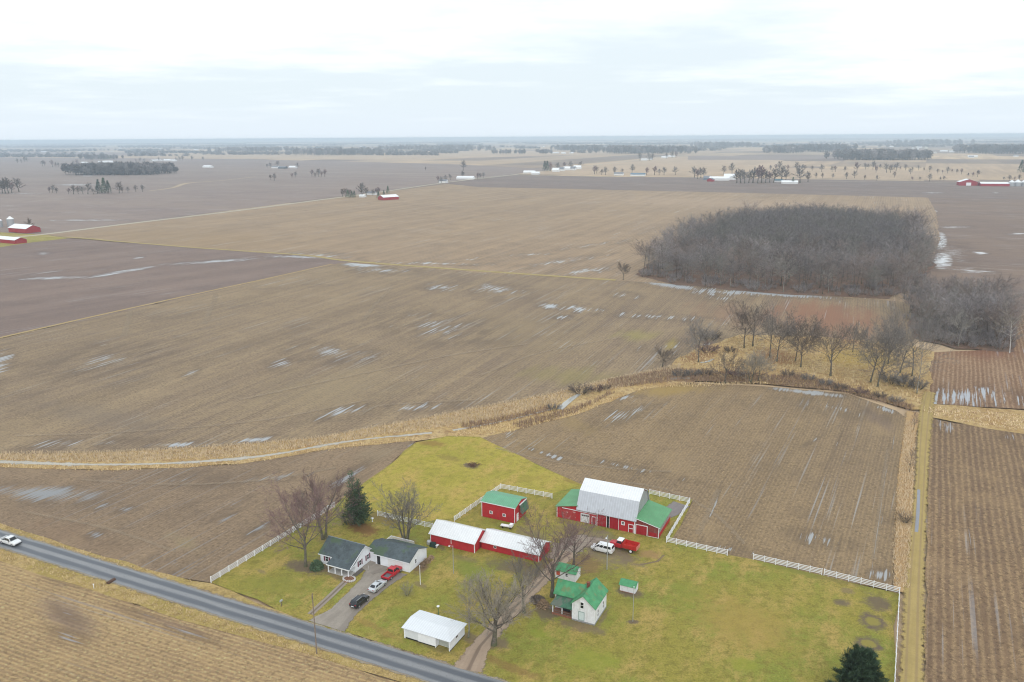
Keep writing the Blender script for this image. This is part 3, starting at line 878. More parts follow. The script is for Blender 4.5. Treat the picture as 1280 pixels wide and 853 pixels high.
M_found = paint('block_foundation', (.30, .30, .29), .85, .2, 3)
M_dark = paint('dark_interior', (.015, .014, .013), .9, .1)
M_wood = paint('weathered_wood', (.19, .15, .12), .85, .25, 3)
M_pole = paint('pole_wood', (.24, .19, .155), .9, .25, 2)
M_grey = paint('galvanised_steel', (.45, .46, .47), .45, .1, 3, metal=.4)
M_conc = paint('pale_concrete', (.46, .44, .41), .85, .15, 2)
M_stonew = paint('pale_edging_stone', (.55, .52, .50), .85, .2, 5)
M_mulch = paint('red_mulch', (.20, .085, .05), .95, .35, 5, spots=((.30, .20, .13), 3, .5, .6))
M_brown = paint('dead_flowers', (.16, .085, .055), .95, .4, 6)
M_black = paint('black_plastic', (.02, .02, .022), .5, .1)
M_cover = paint('dark_green_cover', (.022, .045, .04), .6, .3, 4)

ANG = R(-26)


def wall_box(mb, face, ref, a0, a1, z0, z1, t0, t1, mi=0):
    """box lying on a wall: face F/B (front -y / back +y at y=ref), R/L (side +x / -x at x=ref), from depth t0 to t1 outwards"""
    if face == 'F':
        mb.box(a0, a1, ref - t1, ref - t0, z0, z1, mi)
    elif face == 'B':
        mb.box(a0, a1, ref + t0, ref + t1, z0, z1, mi)
    elif face == 'R':
        mb.box(ref + t0, ref + t1, a0, a1, z0, z1, mi)
    else:
        mb.box(ref - t1, ref - t0, a0, a1, z0, z1, mi)
    return mb


def window(parent, face, ref, a, z, w, h, frame=None, pane=None, fw=.09, bars=1, label=None):
    frame = frame or M_white
    f = MB()
    a0, a1, z0, z1 = a - w / 2, a + w / 2, z - h / 2, z + h / 2
    wall_box(f, face, ref, a0 - fw, a0, z0 - fw, z1 + fw, .004, .07)
    wall_box(f, face, ref, a1, a1 + fw, z0 - fw, z1 + fw, .004, .07)
    wall_box(f, face, ref, a0, a1, z0 - fw, z0, .004, .07)
    wall_box(f, face, ref, a0, a1, z1, z1 + fw, .004, .07)
    if bars:
        wall_box(f, face, ref, a0, a1, z - .03, z + .03, .028, .06)
    fo = f.build('window', frame, parent)
    p = MB()
    wall_box(p, face, ref, a0, a1, z0, z1, .004, .025)
    p.build('pane', pane or M_glass, fo)
    if label:
        fo['label'] = label
    return fo


def trim_box(parent, name, boxes, mat):
    first = None
    for bx in boxes:
        o_ = wall_box(MB(), *bx).build(name, mat, parent)
        first = first or o_
    return first


def gable_walls(W_, D, he, hr, ridge='x', x0=0.0, y0=0.0, z0=0.0, ry=None):
    """solid gable block, front wall at y0, from x0 to x0+W_"""
    m = MB()
    if ridge == 'x':
        r = D / 2 if ry is None else ry
        m.extr([(y0, z0), (y0 + D, z0), (y0 + D, he), (y0 + r, hr), (y0, he)], 0, x0, x0 + W_)
    else:
        m.extr([(x0, z0), (x0 + W_, z0), (x0 + W_, he), (x0 + W_ / 2, hr), (x0, he)], 1, y0, y0 + D)
    return m


def gable_roof(W_, D, he, hr, ridge='x', x0=0.0, y0=0.0, ov=.35, oe=.35, th=.12, lift=.03, ry=None):
    m = MB()
    if ridge == 'x':
        r = D / 2 if ry is None else ry
        s1 = (hr - he) / r
        s2 = (hr - he) / (D - r)
        a, b_ = x0 - oe, x0 + W_ + oe
        l = lift + th
        m.slab([(a, y0 - ov, he - s1 * ov + l), (b_, y0 - ov, he - s1 * ov + l), (b_, y0 + r, hr + l), (a, y0 + r, hr + l)], th)
        m.slab([(a, y0 + r, hr + l), (b_, y0 + r, hr + l), (b_, y0 + D + ov, he - s2 * ov + l), (a, y0 + D + ov, he - s2 * ov + l)], th)
    else:
        r = W_ / 2
        s1 = (hr - he) / r
        a, b_ = y0 - oe, y0 + D + oe
        l = lift + th
        m.slab([(x0 - ov, a, he - s1 * ov + l), (x0 + r, a, hr + l), (x0 + r, b_, hr + l), (x0 - ov, b_, he - s1 * ov + l)], th)
        m.slab([(x0 + r, a, hr + l), (x0 + W_ + ov, a, he - s1 * ov + l), (x0 + W_ + ov, b_, he - s1 * ov + l), (x0 + r, b_, hr + l)], th)
    return m


# ------------------------------------------------------------------ the big red barn
g = G(793.75, 667)
barn = empty('red_barn', g, ANG, 'big red barn with white gambrel metal roof and green side wings', 'barn')
XL, XW, XR, DB = -14.4, -20.0, 5.7, 10.4
m = MB()
m.extr([(0, 0), (DB, 0), (DB, 4.05), (DB - 1.75, 7.35), (DB / 2, 9.15), (1.75, 7.35), (0, 4.05)], 0, XL, 0)
m.build('wall', M_red, barn)
m = MB()                                    # upper gable faces in grey metal
pr = [(.35, 4.25), (DB - .35, 4.25), (DB - 1.85, 7.3), (DB / 2, 9.02), (1.85, 7.3)]
m.extr(pr, 0, .004, .05)
m.build('gable_siding', M_galv, barn)
MB().extr(pr, 0, XL - .05, XL - .004).build('gable_siding', M_galv, barn)
m = MB()
m.slab([(XL - .35, -.5, 3.35), (.35, -.5, 3.35), (.35, 1.7, 7.5), (XL - .35, 1.7, 7.5)], .12)
m.build('lower_roof', M_metal_old, barn)
m = MB()
m.slab([(XL - .35, 1.702, 7.5), (.35, 1.702, 7.5), (.35, DB / 2, 9.35), (XL - .35, DB / 2, 9.35)], .12)
m.slab([(XL - .35, DB / 2 + .002, 9.35), (.35, DB / 2 + .002, 9.35), (.35, DB - 1.7, 7.5), (XL - .35, DB - 1.7, 7.5)], .12)
m.build('upper_roof', M_metal, barn)
m = MB()
m.slab([(XL - .35, DB - 1.698, 7.5), (.35, DB - 1.698, 7.5), (.35, DB + .4, 3.5), (XL - .35, DB + .4, 3.5)], .12)
m.build('lower_roof', M_metal_old, barn)
trim_box(barn, 'rake_trim', [('R', .36, 1.72 + k * .0, 1.72, 7, 7.4, 0, .01) for k in range(0)] or [('R', .352, DB - 1.9, DB - 1.72, 6.9, 7.35, 0, .05)], M_black)
# wings
m = MB()
m.hexa([(.004, .004, 0), (XR, .004, 0), (XR, DB - .3, 0), (.004, DB - .3, 0)], [(.004, .004, 4.0), (XR, .004, 2.75), (XR, DB - .3, 2.75), (.004, DB - .3, 4.0)])
w1 = m.build('side_wing', M_red_flat, barn)
m = MB()
m.slab([(.06, -.3, 4.2), (XR + .35, -.3, 2.86), (XR + .35, DB, 2.86), (.06, DB, 4.2)], .1)
m.build('wing_roof', M_green, w1)
trim_box(w1, 'side_cladding', [('R', XR, .06, DB - .36, 1.15, 2.6, .004, .05)], M_galv_f)
trim_box(w1, 'side_boards', [('R', XR, .06, DB - .36, .02, 1.15, .004, .06)], M_red_side)
trim_box(w1, 'white_trim', [('F', .004, .0, XR + .34, 2.55, 2.55, 0, 0)] and [('F', .004, XR - .12, XR + .02, 0, 2.7, .004, .06), ('F', .004, 3.1, XR - .13, 0, .1, .004, .05)], M_white)
m = MB()
m.slab([(.06, -.34, 4.1), (XR + .37, -.34, 2.77), (XR + .37, -.28, 2.77), (.06, -.28, 4.1)], .16)
m.build('fascia', M_white, w1)
d = trim_box(barn, 'wing_door', [('F', .004, .25, 2.85, .08, 2.35, .004, .06)], M_red_door)
trim_box(d, 'door_frame', [('F', .004, .1, .25, 0, 2.5, .004, .08), ('F', .004, 2.85, 3.0, 0, 2.5, .004, .08), ('F', .004, .25, 2.85, 2.35, 2.5, .004, .08)], M_white)
d = trim_box(barn, 'low_door', [('F', .004, 3.3, 5.2, .12, 1.15, .004, .06)], M_red_door)
m = MB()
m.hexa([(XW, .004, 0), (XL - .06, .004, 0), (XL - .06, DB - .3, 0), (XW, DB - .3, 0)], [(XW, .004, 2.9), (XL - .06, .004, 4.0), (XL - .06, DB - .3, 4.0), (XW, DB - .3, 2.9)])
w2 = m.build('side_wing', M_red, barn)
m = MB()
m.slab([(XW - .35, -.35, 2.95), (XL - .06, -.35, 4.25), (XL - .06, DB, 4.25), (XW - .35, DB, 2.95)], .1)
m.build('wing_roof', M_green, w2)
trim_box(w2, 'white_trim', [('F', .004, XW - .02, XW + .12, 0, 2.9, .004, .06)], M_white)
d = trim_box(w2, 'sliding_door', [('F', .004, -18.6, -15.0, .1, 2.5, .004, .07)], M_pink)
# front doors
d = trim_box(barn, 'big_door', [('F', 0, -9.4, -7.15, .1, 3.25, .06, .13)], M_red_door)
trim_box(d, 'door_frame', [('F', 0, -9.55, -9.4, 0, 3.3, .06, .15), ('F', 0, -7.15, -7.05, .05, 3.3, .06, .15)], M_white)
trim_box(barn, 'door_gap', [('F', 0, -7.0, -6.45, .05, 3.25, .004, .05)], M_dark)
d = trim_box(barn, 'big_door', [('F', 0, -6.35, -4.1, .1, 3.25, .06, .13)], M_red_door)
trim_box(d, 'door_frame', [('F', 0, -6.44, -6.35, .05, 3.3, .06, .15), ('F', 0, -4.1, -4.02, .05, 3.3, .06, .15)], M_white)
trim_box(barn, 'door_rail', [('F', 0, -9.6, -.15, 3.32, 3.5, .004, .16), ('F', 0, -18.6, -9.7, 2.75, 2.9, .08, .16)], M_white)
trim_box(barn, 'corner_board', [('F', 0, -.22, .0, 0, 3.6, .07, .16), ('F', 0, -11.35, -11.22, 2.95, 3.6, .004, .06), ('F', 0, -10.35, -10.22, 2.95, 3.6, .004, .06)], M_white)
window(barn, 'F', -.004, -3.0, 2.0, .55, .6, fw=.16, bars=1)
d = trim_box(barn, 'stall_door', [('F', 0, -1.55, -.5, .1, 1.0, .004, .06), ('F', 0, -1.55, -.5, 1.15, 2.0, .004, .06)], M_red_door)
trim_box(d, 'door_frame', [('F', 0, -1.68, -1.55, 0, 2.12, .004, .09), ('F', 0, -.5, -.38, 0, 2.12, .004, .09), ('F', 0, -1.55, -.5, 2.0, 2.12, .004, .09), ('F', 0, -1.55, -.5, 1.0, 1.14, .004, .09)], M_white)
d = trim_box(barn, 'white_door', [('F', 0, -13.75, -11.45, .1, 2.45, .004, .07)], paint('door_white', (.66, .66, .66), .5, .08, 2, lines=(2, .5, .02)))
m = MB()
for k in range(4):
    wall_box(m, 'F', 0, -13.5 + k * .5, -13.1 + k * .5, 1.75, 2.1, .072, .09)
m.build('door_window', M_glass, d)
window(barn, 'F', -.004, -12.7, 3.3, .75, .45, pane=M_board, fw=.12, bars=0)
d = trim_box(barn, 'small_door', [('F', 0, -10.75, -9.85, .1, 2.0, .004, .06)], M_red_door)
trim_box(d, 'door_frame', [('F', 0, -10.87, -10.75, 0, 2.12, .004, .08), ('F', 0, -9.85, -9.75, 0, 2.12, .004, .08), ('F', 0, -10.75, -9.85, 2.0, 2.12, .004, .08)], M_white)

# ------------------------------------------------------------------ long red sheds with white roofs
g = G(593.3, 691.6)
sh = empty('red_shed', g, ANG, 'red shed with white metal roof next to the grey-roofed house', 'shed')
gable_walls(11.6, 6.6, 2.45, 4.15, x0=-11.6).build('wall', M_red, sh)
gable_roof(11.6, 6.6, 2.45, 4.15, x0=-11.6, ov=.35, oe=.3, th=.1).build('roof', M_metal, sh)
trim_box(sh, 'corner_board', [('F', 0, -.12, .02, 0, 2.4, .004, .05), ('F', 0, -11.62, -11.48, 0, 2.4, .004, .05), ('R', 0, 0, .12, 0, 2.4, .004, .05)], M_white)
trim_box(sh, 'downpipe', [('F', 0, -6.1, -6.0, .9, 2.35, .03, .12)], M_white)
trim_box(sh, 'sliding_door', [('R', 0, 2.0, 4.4, .05, 2.3, .004, .08)], M_red_door)
m = MB()
m.slab([(-11.92, -.42, 2.42), (.32, -.42, 2.42), (.32, -.36, 2.42), (-11.92, -.36, 2.42)], .12)
m.build('fascia', M_white, sh)
g = G(673.8, 703)
sh = empty('red_shed', g, ANG, 'long low red shed with white metal roof beside the dirt lane', 'shed')
gable_walls(14.4, 6.2, 1.85, 3.35, x0=-14.4).build('wall', M_red, sh)
gable_roof(14.4, 6.2, 1.85, 3.35, x0=-14.4, ov=.3, oe=.25, th=.1).build('roof', M_metal, sh)
trim_box(sh, 'corner_board', [('F', 0, -.12, .02, 0, 1.8, .004, .05)], M_white)
m = MB()
m.slab([(-14.66, -.36, 1.86), (.26, -.36, 1.86), (.26, -.31, 1.86), (-14.66, -.31, 1.86)], .1)
m.build('fascia', M_white, sh)
window(sh, 'F', 0, -10.9, 1.15, .5, .45, fw=.08, bars=0)
trim_box(sh, 'sliding_door', [('R', 0, 1.6, 4.4, .05, 2.0, .004, .08)], M_red_door)

# ------------------------------------------------------------------ red shed with green roof
g = G(643.7, 654.6)
sh = empty('red_shed', g, ANG, 'red shed with pale green roof inside the white fence corner', 'shed')
gable_walls(9.1, 6.4, 4.05, 5.0, x0=-9.1).build('wall', M_red, sh)
gable_roof(9.1, 6.4, 4.05, 5.0, x0=-9.1, ov=.2, oe=.25, th=.1).build('roof', M_green_shed, sh)
m = MB()
m.slab([(-9.36, -.25, 4.1), (.26, -.25, 4.1), (.26, -.2, 4.1), (-9.36, -.2, 4.1)], .16)
m.build('fascia', M_white, sh)
trim_box(sh, 'corner_board', [('F', 0, -.13, .02, 0, 3.95, .004, .05), ('F', 0, -9.12, -8.98, 0, 3.95, .004, .05)], M_white)
window(sh, 'F', 0, -6.5, 1.6, .6, .55, fw=.12)
window(sh, 'F', 0, -2.9, 1.6, .6, .55, fw=.12)
trim_box(sh, 'white_door', [('R', 0, .9, 1.9, .1, 2.1, .004, .07)], M_white)
m = MB()
m.slab([(.3, 2.2, 3.9), (.9, 2.2, 1.6), (.9, 6.2, 1.6), (.3, 6.2, 3.9)], .08)
aw = m.build('awning', M_green_dark, sh)
m = MB()
m.box(.06, .34, 2.2, 6.2, 3.86, 3.98)
m.build('awning_trim', M_white, aw)

g = G(634.5, 660)
ct = empty('cart', g, ANG + .1, 'low white cart with a box on its end beside the red shed', 'cart')
m = MB().box(-1.7, 1.2, -.5, .5, .45, .62)
m.build('bed', M_white, ct)
MB().box(.55, 1.35, -.55, .55, .622, 1.15).build('box', M_white, ct)
for x in (-1.1, .9):
    MB().lathe([(.24, -.58), (.24, -.5)], (x, 0, .24), 12, 'Y').build('wheel', M_black, ct)
    MB().lathe([(.24, .5), (.24, .58)], (x, 0, .24), 12, 'Y').build('wheel', M_black, ct)

# ------------------------------------------------------------------ old white house with green roof
g = G(742.8, 782.3)
oh = empty('old_house', g, ANG, 'old white clapboard house with green roof and brick chimney', 'house')
WG, DG, HE, HR = 4.6, 6.9, 3.75, 5.75
gable_walls(WG, DG, HE, HR, 'y', x0=-WG).build('wall', M_oldside, oh)
gable_roof(WG, DG, HE, HR, 'y', x0=-WG, ov=.3, oe=.3, th=.12).build('roof', M_green_house, oh)
# wing: ridge along x, behind the porch
wx0, wy0, wd = -9.0, 2.0, 4.6
m = MB()
m.extr([(wy0, 0), (wy0 + wd, 0), (wy0 + wd, 3.65), (wy0 + wd / 2, 5.35), (wy0, 3.65)], 0, wx0, -WG - .004)
wg = m.build('side_wing', M_oldside, oh)
m = MB()
s = (5.35 - 3.65) / (wd / 2)
m.slab([(wx0 - .3, wy0 - .3, 3.65 - s * .3 + .15), (-WG - .3, wy0 - .3, 3.65 - s * .3 + .15), (-WG / 2, wy0 + wd / 2, 5.5), (wx0 - .3, wy0 + wd / 2, 5.5)], .12)
m.slab([(wx0 - .3, wy0 + wd / 2 + .002, 5.5), (-WG / 2, wy0 + wd / 2 + .002, 5.5), (-WG - .3, wy0 + wd + .3, 3.65 - s * .3 + .15), (wx0 - .3, wy0 + wd + .3, 3.65 - s * .3 + .15)], .12)
m.build('wing_roof', M_green_house, wg)
# porch
m = MB().box(-8.9, -WG - .01, .1, wy0 - .01, 0, .42)
po = m.build('porch', M_porch, oh)
m = MB()
m.slab([(-9.15, -.15, 2.25), (-WG - .01, -.15, 2.25), (-WG - .01, wy0 - .01, 3.35), (-8.6, wy0 - .01, 3.35)], .1)
m.build('porch_roof', M_green_dark, po)
for x in (-8.75, -6.8, -4.85):
    MB().box(x - .08, x + .08, .2, .36, .42, 2.12).build('porch_post', M_white if x < -5 else M_wood, po)
MB().box(-8.6, -5.0, .14, .22, .95, 1.05).box(-8.6, -5.0, .15, .21, .5, .58).build('porch_rail', M_wood, po)
MB().box(-7.4, -5.7, 1.5, 1.95, .42, 2.3).build('porch_clutter', M_black, po)
window(oh, 'F', 0, -2.55, 3.7, .62, 1.25)
window(oh, 'F', 0, -2.65, 1.35, 1.05, 1.7, frame=paint('green_grey_frame', (.22, .32, .30), .6, .1), pane=M_board, bars=0, label='pale boarded front window in a green frame')
window(oh, 'R', 0, 1.9, 1.65, .6, 1.5)
window(oh, 'R', 0, 4.9, 1.75, .6, 1.5)
window(oh, 'F', wy0, -8.1, 1.9, .6, 1.2)
trim_box(oh, 'foundation', [('F', 0, -WG, 0, 0, .3, .004, .05), ('R', 0, 0, DG, 0, .3, .004, .05)], M_found)
trim_box(oh, 'corner_board', [('F', 0, -.12, .012, .3, 3.7, .004, .03), ('F', 0, -WG - .01, -WG + .1, .3, 3.7, .004, .03), ('R', 0, 0, .1, .3, 3.6, .004, .03)], M_white)
m = MB().box(-3.0, -2.45, 3.6, 4.1, 4.9, 6.4).box(-3.06, -2.39, 3.54, 4.16, 6.4, 6.52)
m.build('chimney', M_brick, oh)

# little outbuilding behind the old house
g = G(719.3, 728.2)
ob = empty('outbuilding', g, ANG, 'small white outbuilding with green roof just behind the old house', 'shed')
gable_walls(4.6, 2.9, 2.0, 2.8, x0=-4.6).build('wall', M_oldside, ob)
gable_roof(4.6, 2.9, 2.0, 2.8, x0=-4.6, ov=.3, oe=.25, th=.09).build('roof', M_green_house, ob)
window(ob, 'F', 0, -2.0, 1.2, .5, .7)
trim_box(ob, 'red_door', [('F', 0, -4.35, -3.55, .75, 1.8, .004, .06)], paint('orange_red', (.52, .09, .04), .6, .15))
# small white shed on the lawn
g = G(793.4, 743.3)
ob = empty('garden_shed', g, ANG, 'tiny white shed with green roof alone on the lawn', 'shed')
gable_walls(3.2, 2.3, 1.55, 2.15, x0=-3.2).build('wall', M_oldside, ob)
gable_roof(3.2, 2.3, 1.55, 2.15, x0=-3.2, ov=.2, oe=.22, th=.08).build('roof', M_green_house, ob)
trim_box(ob, 'door', [('R', 0, .7, 1.5, .1, 1.5, .004, .05)], M_oldside)
trim_box(ob, 'base', [('F', 0, -3.2, 0, 0, .14, .004, .05)], M_porch)

# ------------------------------------------------------------------ white hip-roofed garage by the road
g = G(562.2, 814.7)
hp = empty('garage', g, ANG, 'long white garage with pale hipped metal roof beside the road', 'garage')
WH, DH, HH = 9.8, 5.6, 2.3
m = MB()
m.box(-WH, -2.9, 0, DH, 0, HH)
m.box(-2.896, 0, .9, DH - .004, 0, HH)
m.box(-.18, 0, 0, .896, 0, HH)
m.build('wall', M_side, hp)
m = MB()
HRR = 2.78
a, b2, c, d2 = (-WH - .35, -.4, HH + .0), (.4, -.4, HH + .0), (.4, DH + .4, HH + .0), (-WH - .35, DH + .4, HH + .0)
r1, r2 = (-WH - .35, DH / 2, HRR), (-1.9, DH / 2, HRR)
i = len(m.v)
m.poly([a, b2, r2, r1]).poly([b2, c, r2]).poly([c, d2, r1, r2]).poly([d2, a, r1])
lo = lambda p: (p[0], p[1], p[2] - .1 if p not in (r1, r2) else p[2] - .1)
m.poly([lo(a), lo(d2), lo(c), lo(b2)])
for p, q in ((a, b2), (b2, c), (c, d2), (d2, a)):
    m.poly([lo(p), lo(q), q, p])
m.build('roof', paint('pale_standing_seam', (.80, .83, .86), .3, .04, .5, lines=(0, .5, -.02), spec=.5), hp)
m = MB()
m.poly([(-2.896, .9, HH), (-2.896, .0, HH), (-.18, 0, HH), (-.18, .9, HH)])
trim_box(hp, 'sliding_door', [('F', 0, -6.7, -3.0, .25, 2.2, .03, .12)], M_white)
trim_box(hp, 'sliding_door', [('F', 0, -9.5, -6.72, .32, 2.2, .01, .08)], paint('grey_white_door', (.68, .70, .72), .5, .05))
trim_box(hp, 'roller_door', [('F', .9, -2.8, -.25, .1, 2.2, .004, .06)], paint('greenish_grey_door', (.46, .48, .43), .6, .1, 2, lines=(2, .4, .02)))
trim_box(hp, 'foundation', [('F', 0, -9.5, -3.0, 0, .25, .004, .04), ('R', 0, .1, DH, 0, .12, .004, .03)], M_dark)
trim_box(hp, 'corner_board', [('F', 0, -WH - .01, -WH + .28, 0, HH - .02, .004, .12), ('F', 0, -3.0, -2.88, 0, HH - .02, .004, .14)], M_white)
window(hp, 'R', 0, 2.6, 1.6, .45, .4, fw=.06, bars=0, frame=M_wood)

# ------------------------------------------------------------------ white house with grey roof and its garage wing
g = G(444.5, 716)
rh = empty('ranch_house', g, ANG, 'white house with dark grey roof, front porch and attached garage', 'house')
WR, DR, HE, HR = 9.4, 6.2, 2.55, 4.75
RY = 3.5
gable_walls(WR, DR, HE, HR, x0=-WR, ry=RY).build('wall', M_side, rh)
sl = (HR - HE) / RY
m = MB()
L = .15
m.slab([(-WR - .3, -.35, HE - sl * .35 + L), (-5.7, -.35, HE - sl * .35 + L), (-5.7, RY, HR + L), (-WR - .3, RY, HR + L)], .12)
ye = -2.4
ze = 1.95
ym = -.35
m.slab([(-5.698, ym, HE - sl * .35 + L), (.3, ym, HE - sl * .35 + L), (.3, RY, HR + L), (-5.698, RY, HR + L)], .12)
m.slab([(-5.8, ye - .15, ze), (.3, ye - .15, ze), (.3, ym - .002, HE - sl * .35 + L), (-5.8, ym - .002, HE - sl * .35 + L)], .12)
s2 = (HR - HE) / (DR - RY)
m.slab([(-WR - .3, RY + .002, HR + L), (.3, RY + .002, HR + L), (.3, DR + .3, HE - s2 * .3 + L), (-WR - .3, DR + .3, HE - s2 * .3 + L)], .12)
rf = m.build('roof', M_shingle, rh)
MB().box(-WR - .3, .3, RY - .12, RY + .12, HR + L - .02, HR + L + .04).build('ridge_cap', paint('ridge_grey', (.20, .23, .24), .7, .15), rf)
m = MB()
m.slab([(.22, ye - .12, ze - .1), (.3, ye - .12, ze - .1), (.3, RY, HR + .02), (.22, RY, HR + .02)], .2)
m.slab([(.22, RY + .002, HR + .02), (.3, RY + .002, HR + .02), (.3, DR + .3, HE - s2 * .3 + .02), (.22, DR + .3, HE - s2 * .3 + .02)], .18)
m.slab([(-5.8, ye - .2, ze), (.3, ye - .2, ze), (.3, ye - .152, ze), (-5.8, ye - .152, ze)], .2)
m.slab([(-WR - .3, -.42, HE - .1), (-5.8, -.42, HE - .1), (-5.8, -.356, HE - .1), (-WR - .3, -.356, HE - .1)], .16)
m.build('fascia', M_white, rh)
m = MB().box(-5.6, -.02, ye + .0, -.02, 0, .14)
po = m.build('porch', M_conc, rh)
for x in (-5.45, -3.65, -1.9, -.15):
    MB().box(x - .09, x + .09, ye + .05, ye + .23, .14, 1.78).box(x - .13, x + .13, ye + .01, ye + .27, .14, .26).build('porch_column', M_white, po)
m = MB()
m.extr([(ye + .3, 1.8), (-.01, 1.8), (-.01, HE - .02), (ye + .3, 1.95)], 0, .12, .2)
m.build('porch_gable', M_side, po)
MB().box(-5.6, .1, ye + .06, ye + .24, 1.785, 1.87).build('porch_beam', M_white, po)
wn_ = window(rh, 'F', 0, -7.6, 1.5, .75, 1.15)
trim_box(rh, 'shutter', [('F', 0, -8.45, -8.1, .85, 2.1, .004, .05)], M_shut)
trim_box(rh, 'shutter', [('F', 0, -7.1, -6.75, .85, 2.1, .004, .05)], M_shut)
window(rh, 'F', 0, -4.6, 1.3, 1.4, 1.1)
window(rh, 'F', 0, -1.6, 1.3, 1.0, 1.1)
trim_box(rh, 'front_door', [('F', 0, -3.6, -2.7, .15, 1.95, .004, .06)], M_shut)
for yc in (1.7, 4.55):
    window(rh, 'R', 0, yc, 1.5, .7, 1.15)
    trim_box(rh, 'shutter', [('R', 0, yc - .85, yc - .5, .85, 2.1, .004, .05)], M_shut)
    trim_box(rh, 'shutter', [('R', 0, yc + .5, yc + .85, .85, 2.1, .004, .05)], M_shut)
trim_box(rh, 'foundation', [('R', 0, .05, DR, 0, .12, .004, .03)], M_found)
# link with the garage and the garage wing, in the house's own axes
gg = G(512, 716)
rel = Matrix.Rotation(-ANG, 3, 'Z') @ (gg - g)
X1, Y0g = rel.x, rel.y            # front right corner of the garage
GX0 = 1.7
GD, GE, GR_ = 7.0, 2.45, 3.95
m = gable_walls(X1 - GX0, GD, GE, GR_, x0=GX0, y0=Y0g)
gw = m.build('garage_wing', M_side, rh)
gable_roof(X1 - GX0, GD, GE, GR_, x0=GX0, y0=Y0g, ov=.3, oe=.25, th=.12).build('garage_roof', M_shingle, gw)
window(gw, 'R', X1, Y0g + 2.5, 1.5, .55, .9, bars=1)
trim_box(gw, 'garage_door', [('F', Y0g, GX0 + 3.4, GX0 + 7.3, .06, 2.15, .004, .05)], paint('garage_door_white', (.77, .77, .77), .5, .04, 1, lines=(2, .5, .02)))
trim_box(gw, 'side_door', [('F', Y0g, GX0 + .5, GX0 + 1.3, .08, 2.05, .004, .06)], M_glass)
MB().box(GX0 - .2, X1 + .22, Y0g - .36, Y0g - .31, GE - .16, GE + .0).build('fascia', M_white, gw)
m = MB().box(.004, GX0 - .004, Y0g + .5, Y0g + GD - 1.2, 0, 2.4)
lk = m.build('link', M_side, rh)
m = MB()
m.slab([(-.9, Y0g + .35, 2.52), (GX0 + .1, Y0g + .35, 2.52), (GX0 + .1, Y0g + 3.4, 3.5), (-.9, Y0g + 3.4, 3.5)], .1)
m.slab([(-.9, Y0g + 3.402, 3.5), (GX0 + .1, Y0g + 3.402, 3.5), (GX0 + .1, Y0g + GD - .6, 2.5), (-.9, Y0g + GD - .6, 2.5)], .1)
m.build('link_roof', M_shingle, lk)
# deck with white rail behind
m = MB().box(-.8, 5.4, Y0g + GD + .05, Y0g + GD + 2.9, .35, .5)
dk = m.build('deck', M_wood, rh)
m = MB()
yb = Y0g + GD + 2.9
for (a0, a1) in ((-.8, 5.4),):
    for zz in (.7, 1.35):
        m.box(a0, a1, yb - .08, yb, zz, zz + .1)
    k = 0
    while a0 + k * .28 < a1:
        m.box(a0 + k * .28, a0 + k * .28 + .09, yb - .07, yb - .01, .5, 1.35)
        k += 1
for zz in (.7, 1.35):
    m.box(-.88, -.8, Y0g + GD + .05, yb, zz, zz + .1)
for k in range(10):
    m.box(-.87, -.81, Y0g + GD + .1 + k * .28, Y0g + GD + .19 + k * .28, .5, 1.35)
m.build('deck_rail', M_white, dk)

# things around the houses
pt = empty('flower_bed', G(436.5, 724.5), ANG, 'round stone-edged flower bed with red mulch at the porch corner', 'flower bed')
m = MB()
rng = random.Random(4)
for k in range(18):
    a = k / 18 * 2 * math.pi
    c = Vector((math.cos(a) * 1.35, math.sin(a) * 1.0))
    m.lathe([(.2, 0), (.24, .12), (.18, .3 + rng.random() * .08)], (c.x, c.y, 0), 6)
m.build('stone_edging', M_stonew, pt)
MB().lathe([(1.3, .02), (1.2, .18), (.7, .26), (.1, .28)], (0, 0, 0), 14).build('mulch', M_mulch, pt)
gr = empty('covered_grill', G(541.5, 683.5), ANG, 'barbecue grill under a dark cover at the end of the red shed', 'grill')
MB().hexa([(-.8, -.45, .05), (.8, -.45, .05), (.8, .45, .05), (-.8, .45, .05)], [(-.6, -.3, 1.05), (.55, -.3, 1.1), (.55, .3, 1.1), (-.6, .3, 1.05)]).build('cover', M_cover, gr)
MB().box(.85, 1.4, -.35, .35, .6, .7).box(.9, .98, -.3, .3, 0, .6).build('side_table', M_white, gr)
ds = empty('water_butt', G(536.5, 680.5), ANG, 'grey water tank at the corner of the red shed', 'tank')
MB().lathe([(.5, 0), (.55, .1), (.55, .75), (.45, .9)], (0, 0, 0), 14).build('barrel', M_grey, ds)
fp = empty('fire_ring', G(591, 582), 0, 'dark pile of brush in the yellow meadow', 'brush pile')
m = MB()
for k in range(60):
    a, r_ = rng.random() * 6.28, rng.random() ** .5 * 1.7
    p = Vector((math.cos(a) * r_, math.sin(a) * r_ * .8, .05 + rng.random() * .35))
    q = p + Vector((rng.gauss(0, .7), rng.gauss(0, .7), rng.random() * .4))
    m.tube([p, q], [.06, .03], 4)
m.build('branches', M_brown, fp)
ph = empty('satellite_post', G(548, 770), 0, 'slim green post with a small white dish behind the garage', 'post')
MB().lathe([(.07, 0), (.06, 1.9)], (0, 0, 0), 8).build('post', paint('post_green', (.05, .16, .09), .6, .1), ph)
MB().lathe([(.02, 1.9), (.26, 2.02), (.3, 2.16), (.24, 2.14), (.02, 2.0)], (0, 0, 0), 12).build('dish', M_white, ph)
mb = empty('mailbox', G(352, 758), R(66), 'grey mailbox on a wooden post by the road', 'mailbox')
MB().box(-.06, .06, -.06, .06, 0, 1.1).build('post', M_wood, mb)
MB().extr([(-.16, 1.1), (.16, 1.1), (.16, 1.3), (.1, 1.42), (-.1, 1.42), (-.16, 1.3)], 0, -.35, .3).build('box', M_grey, mb)
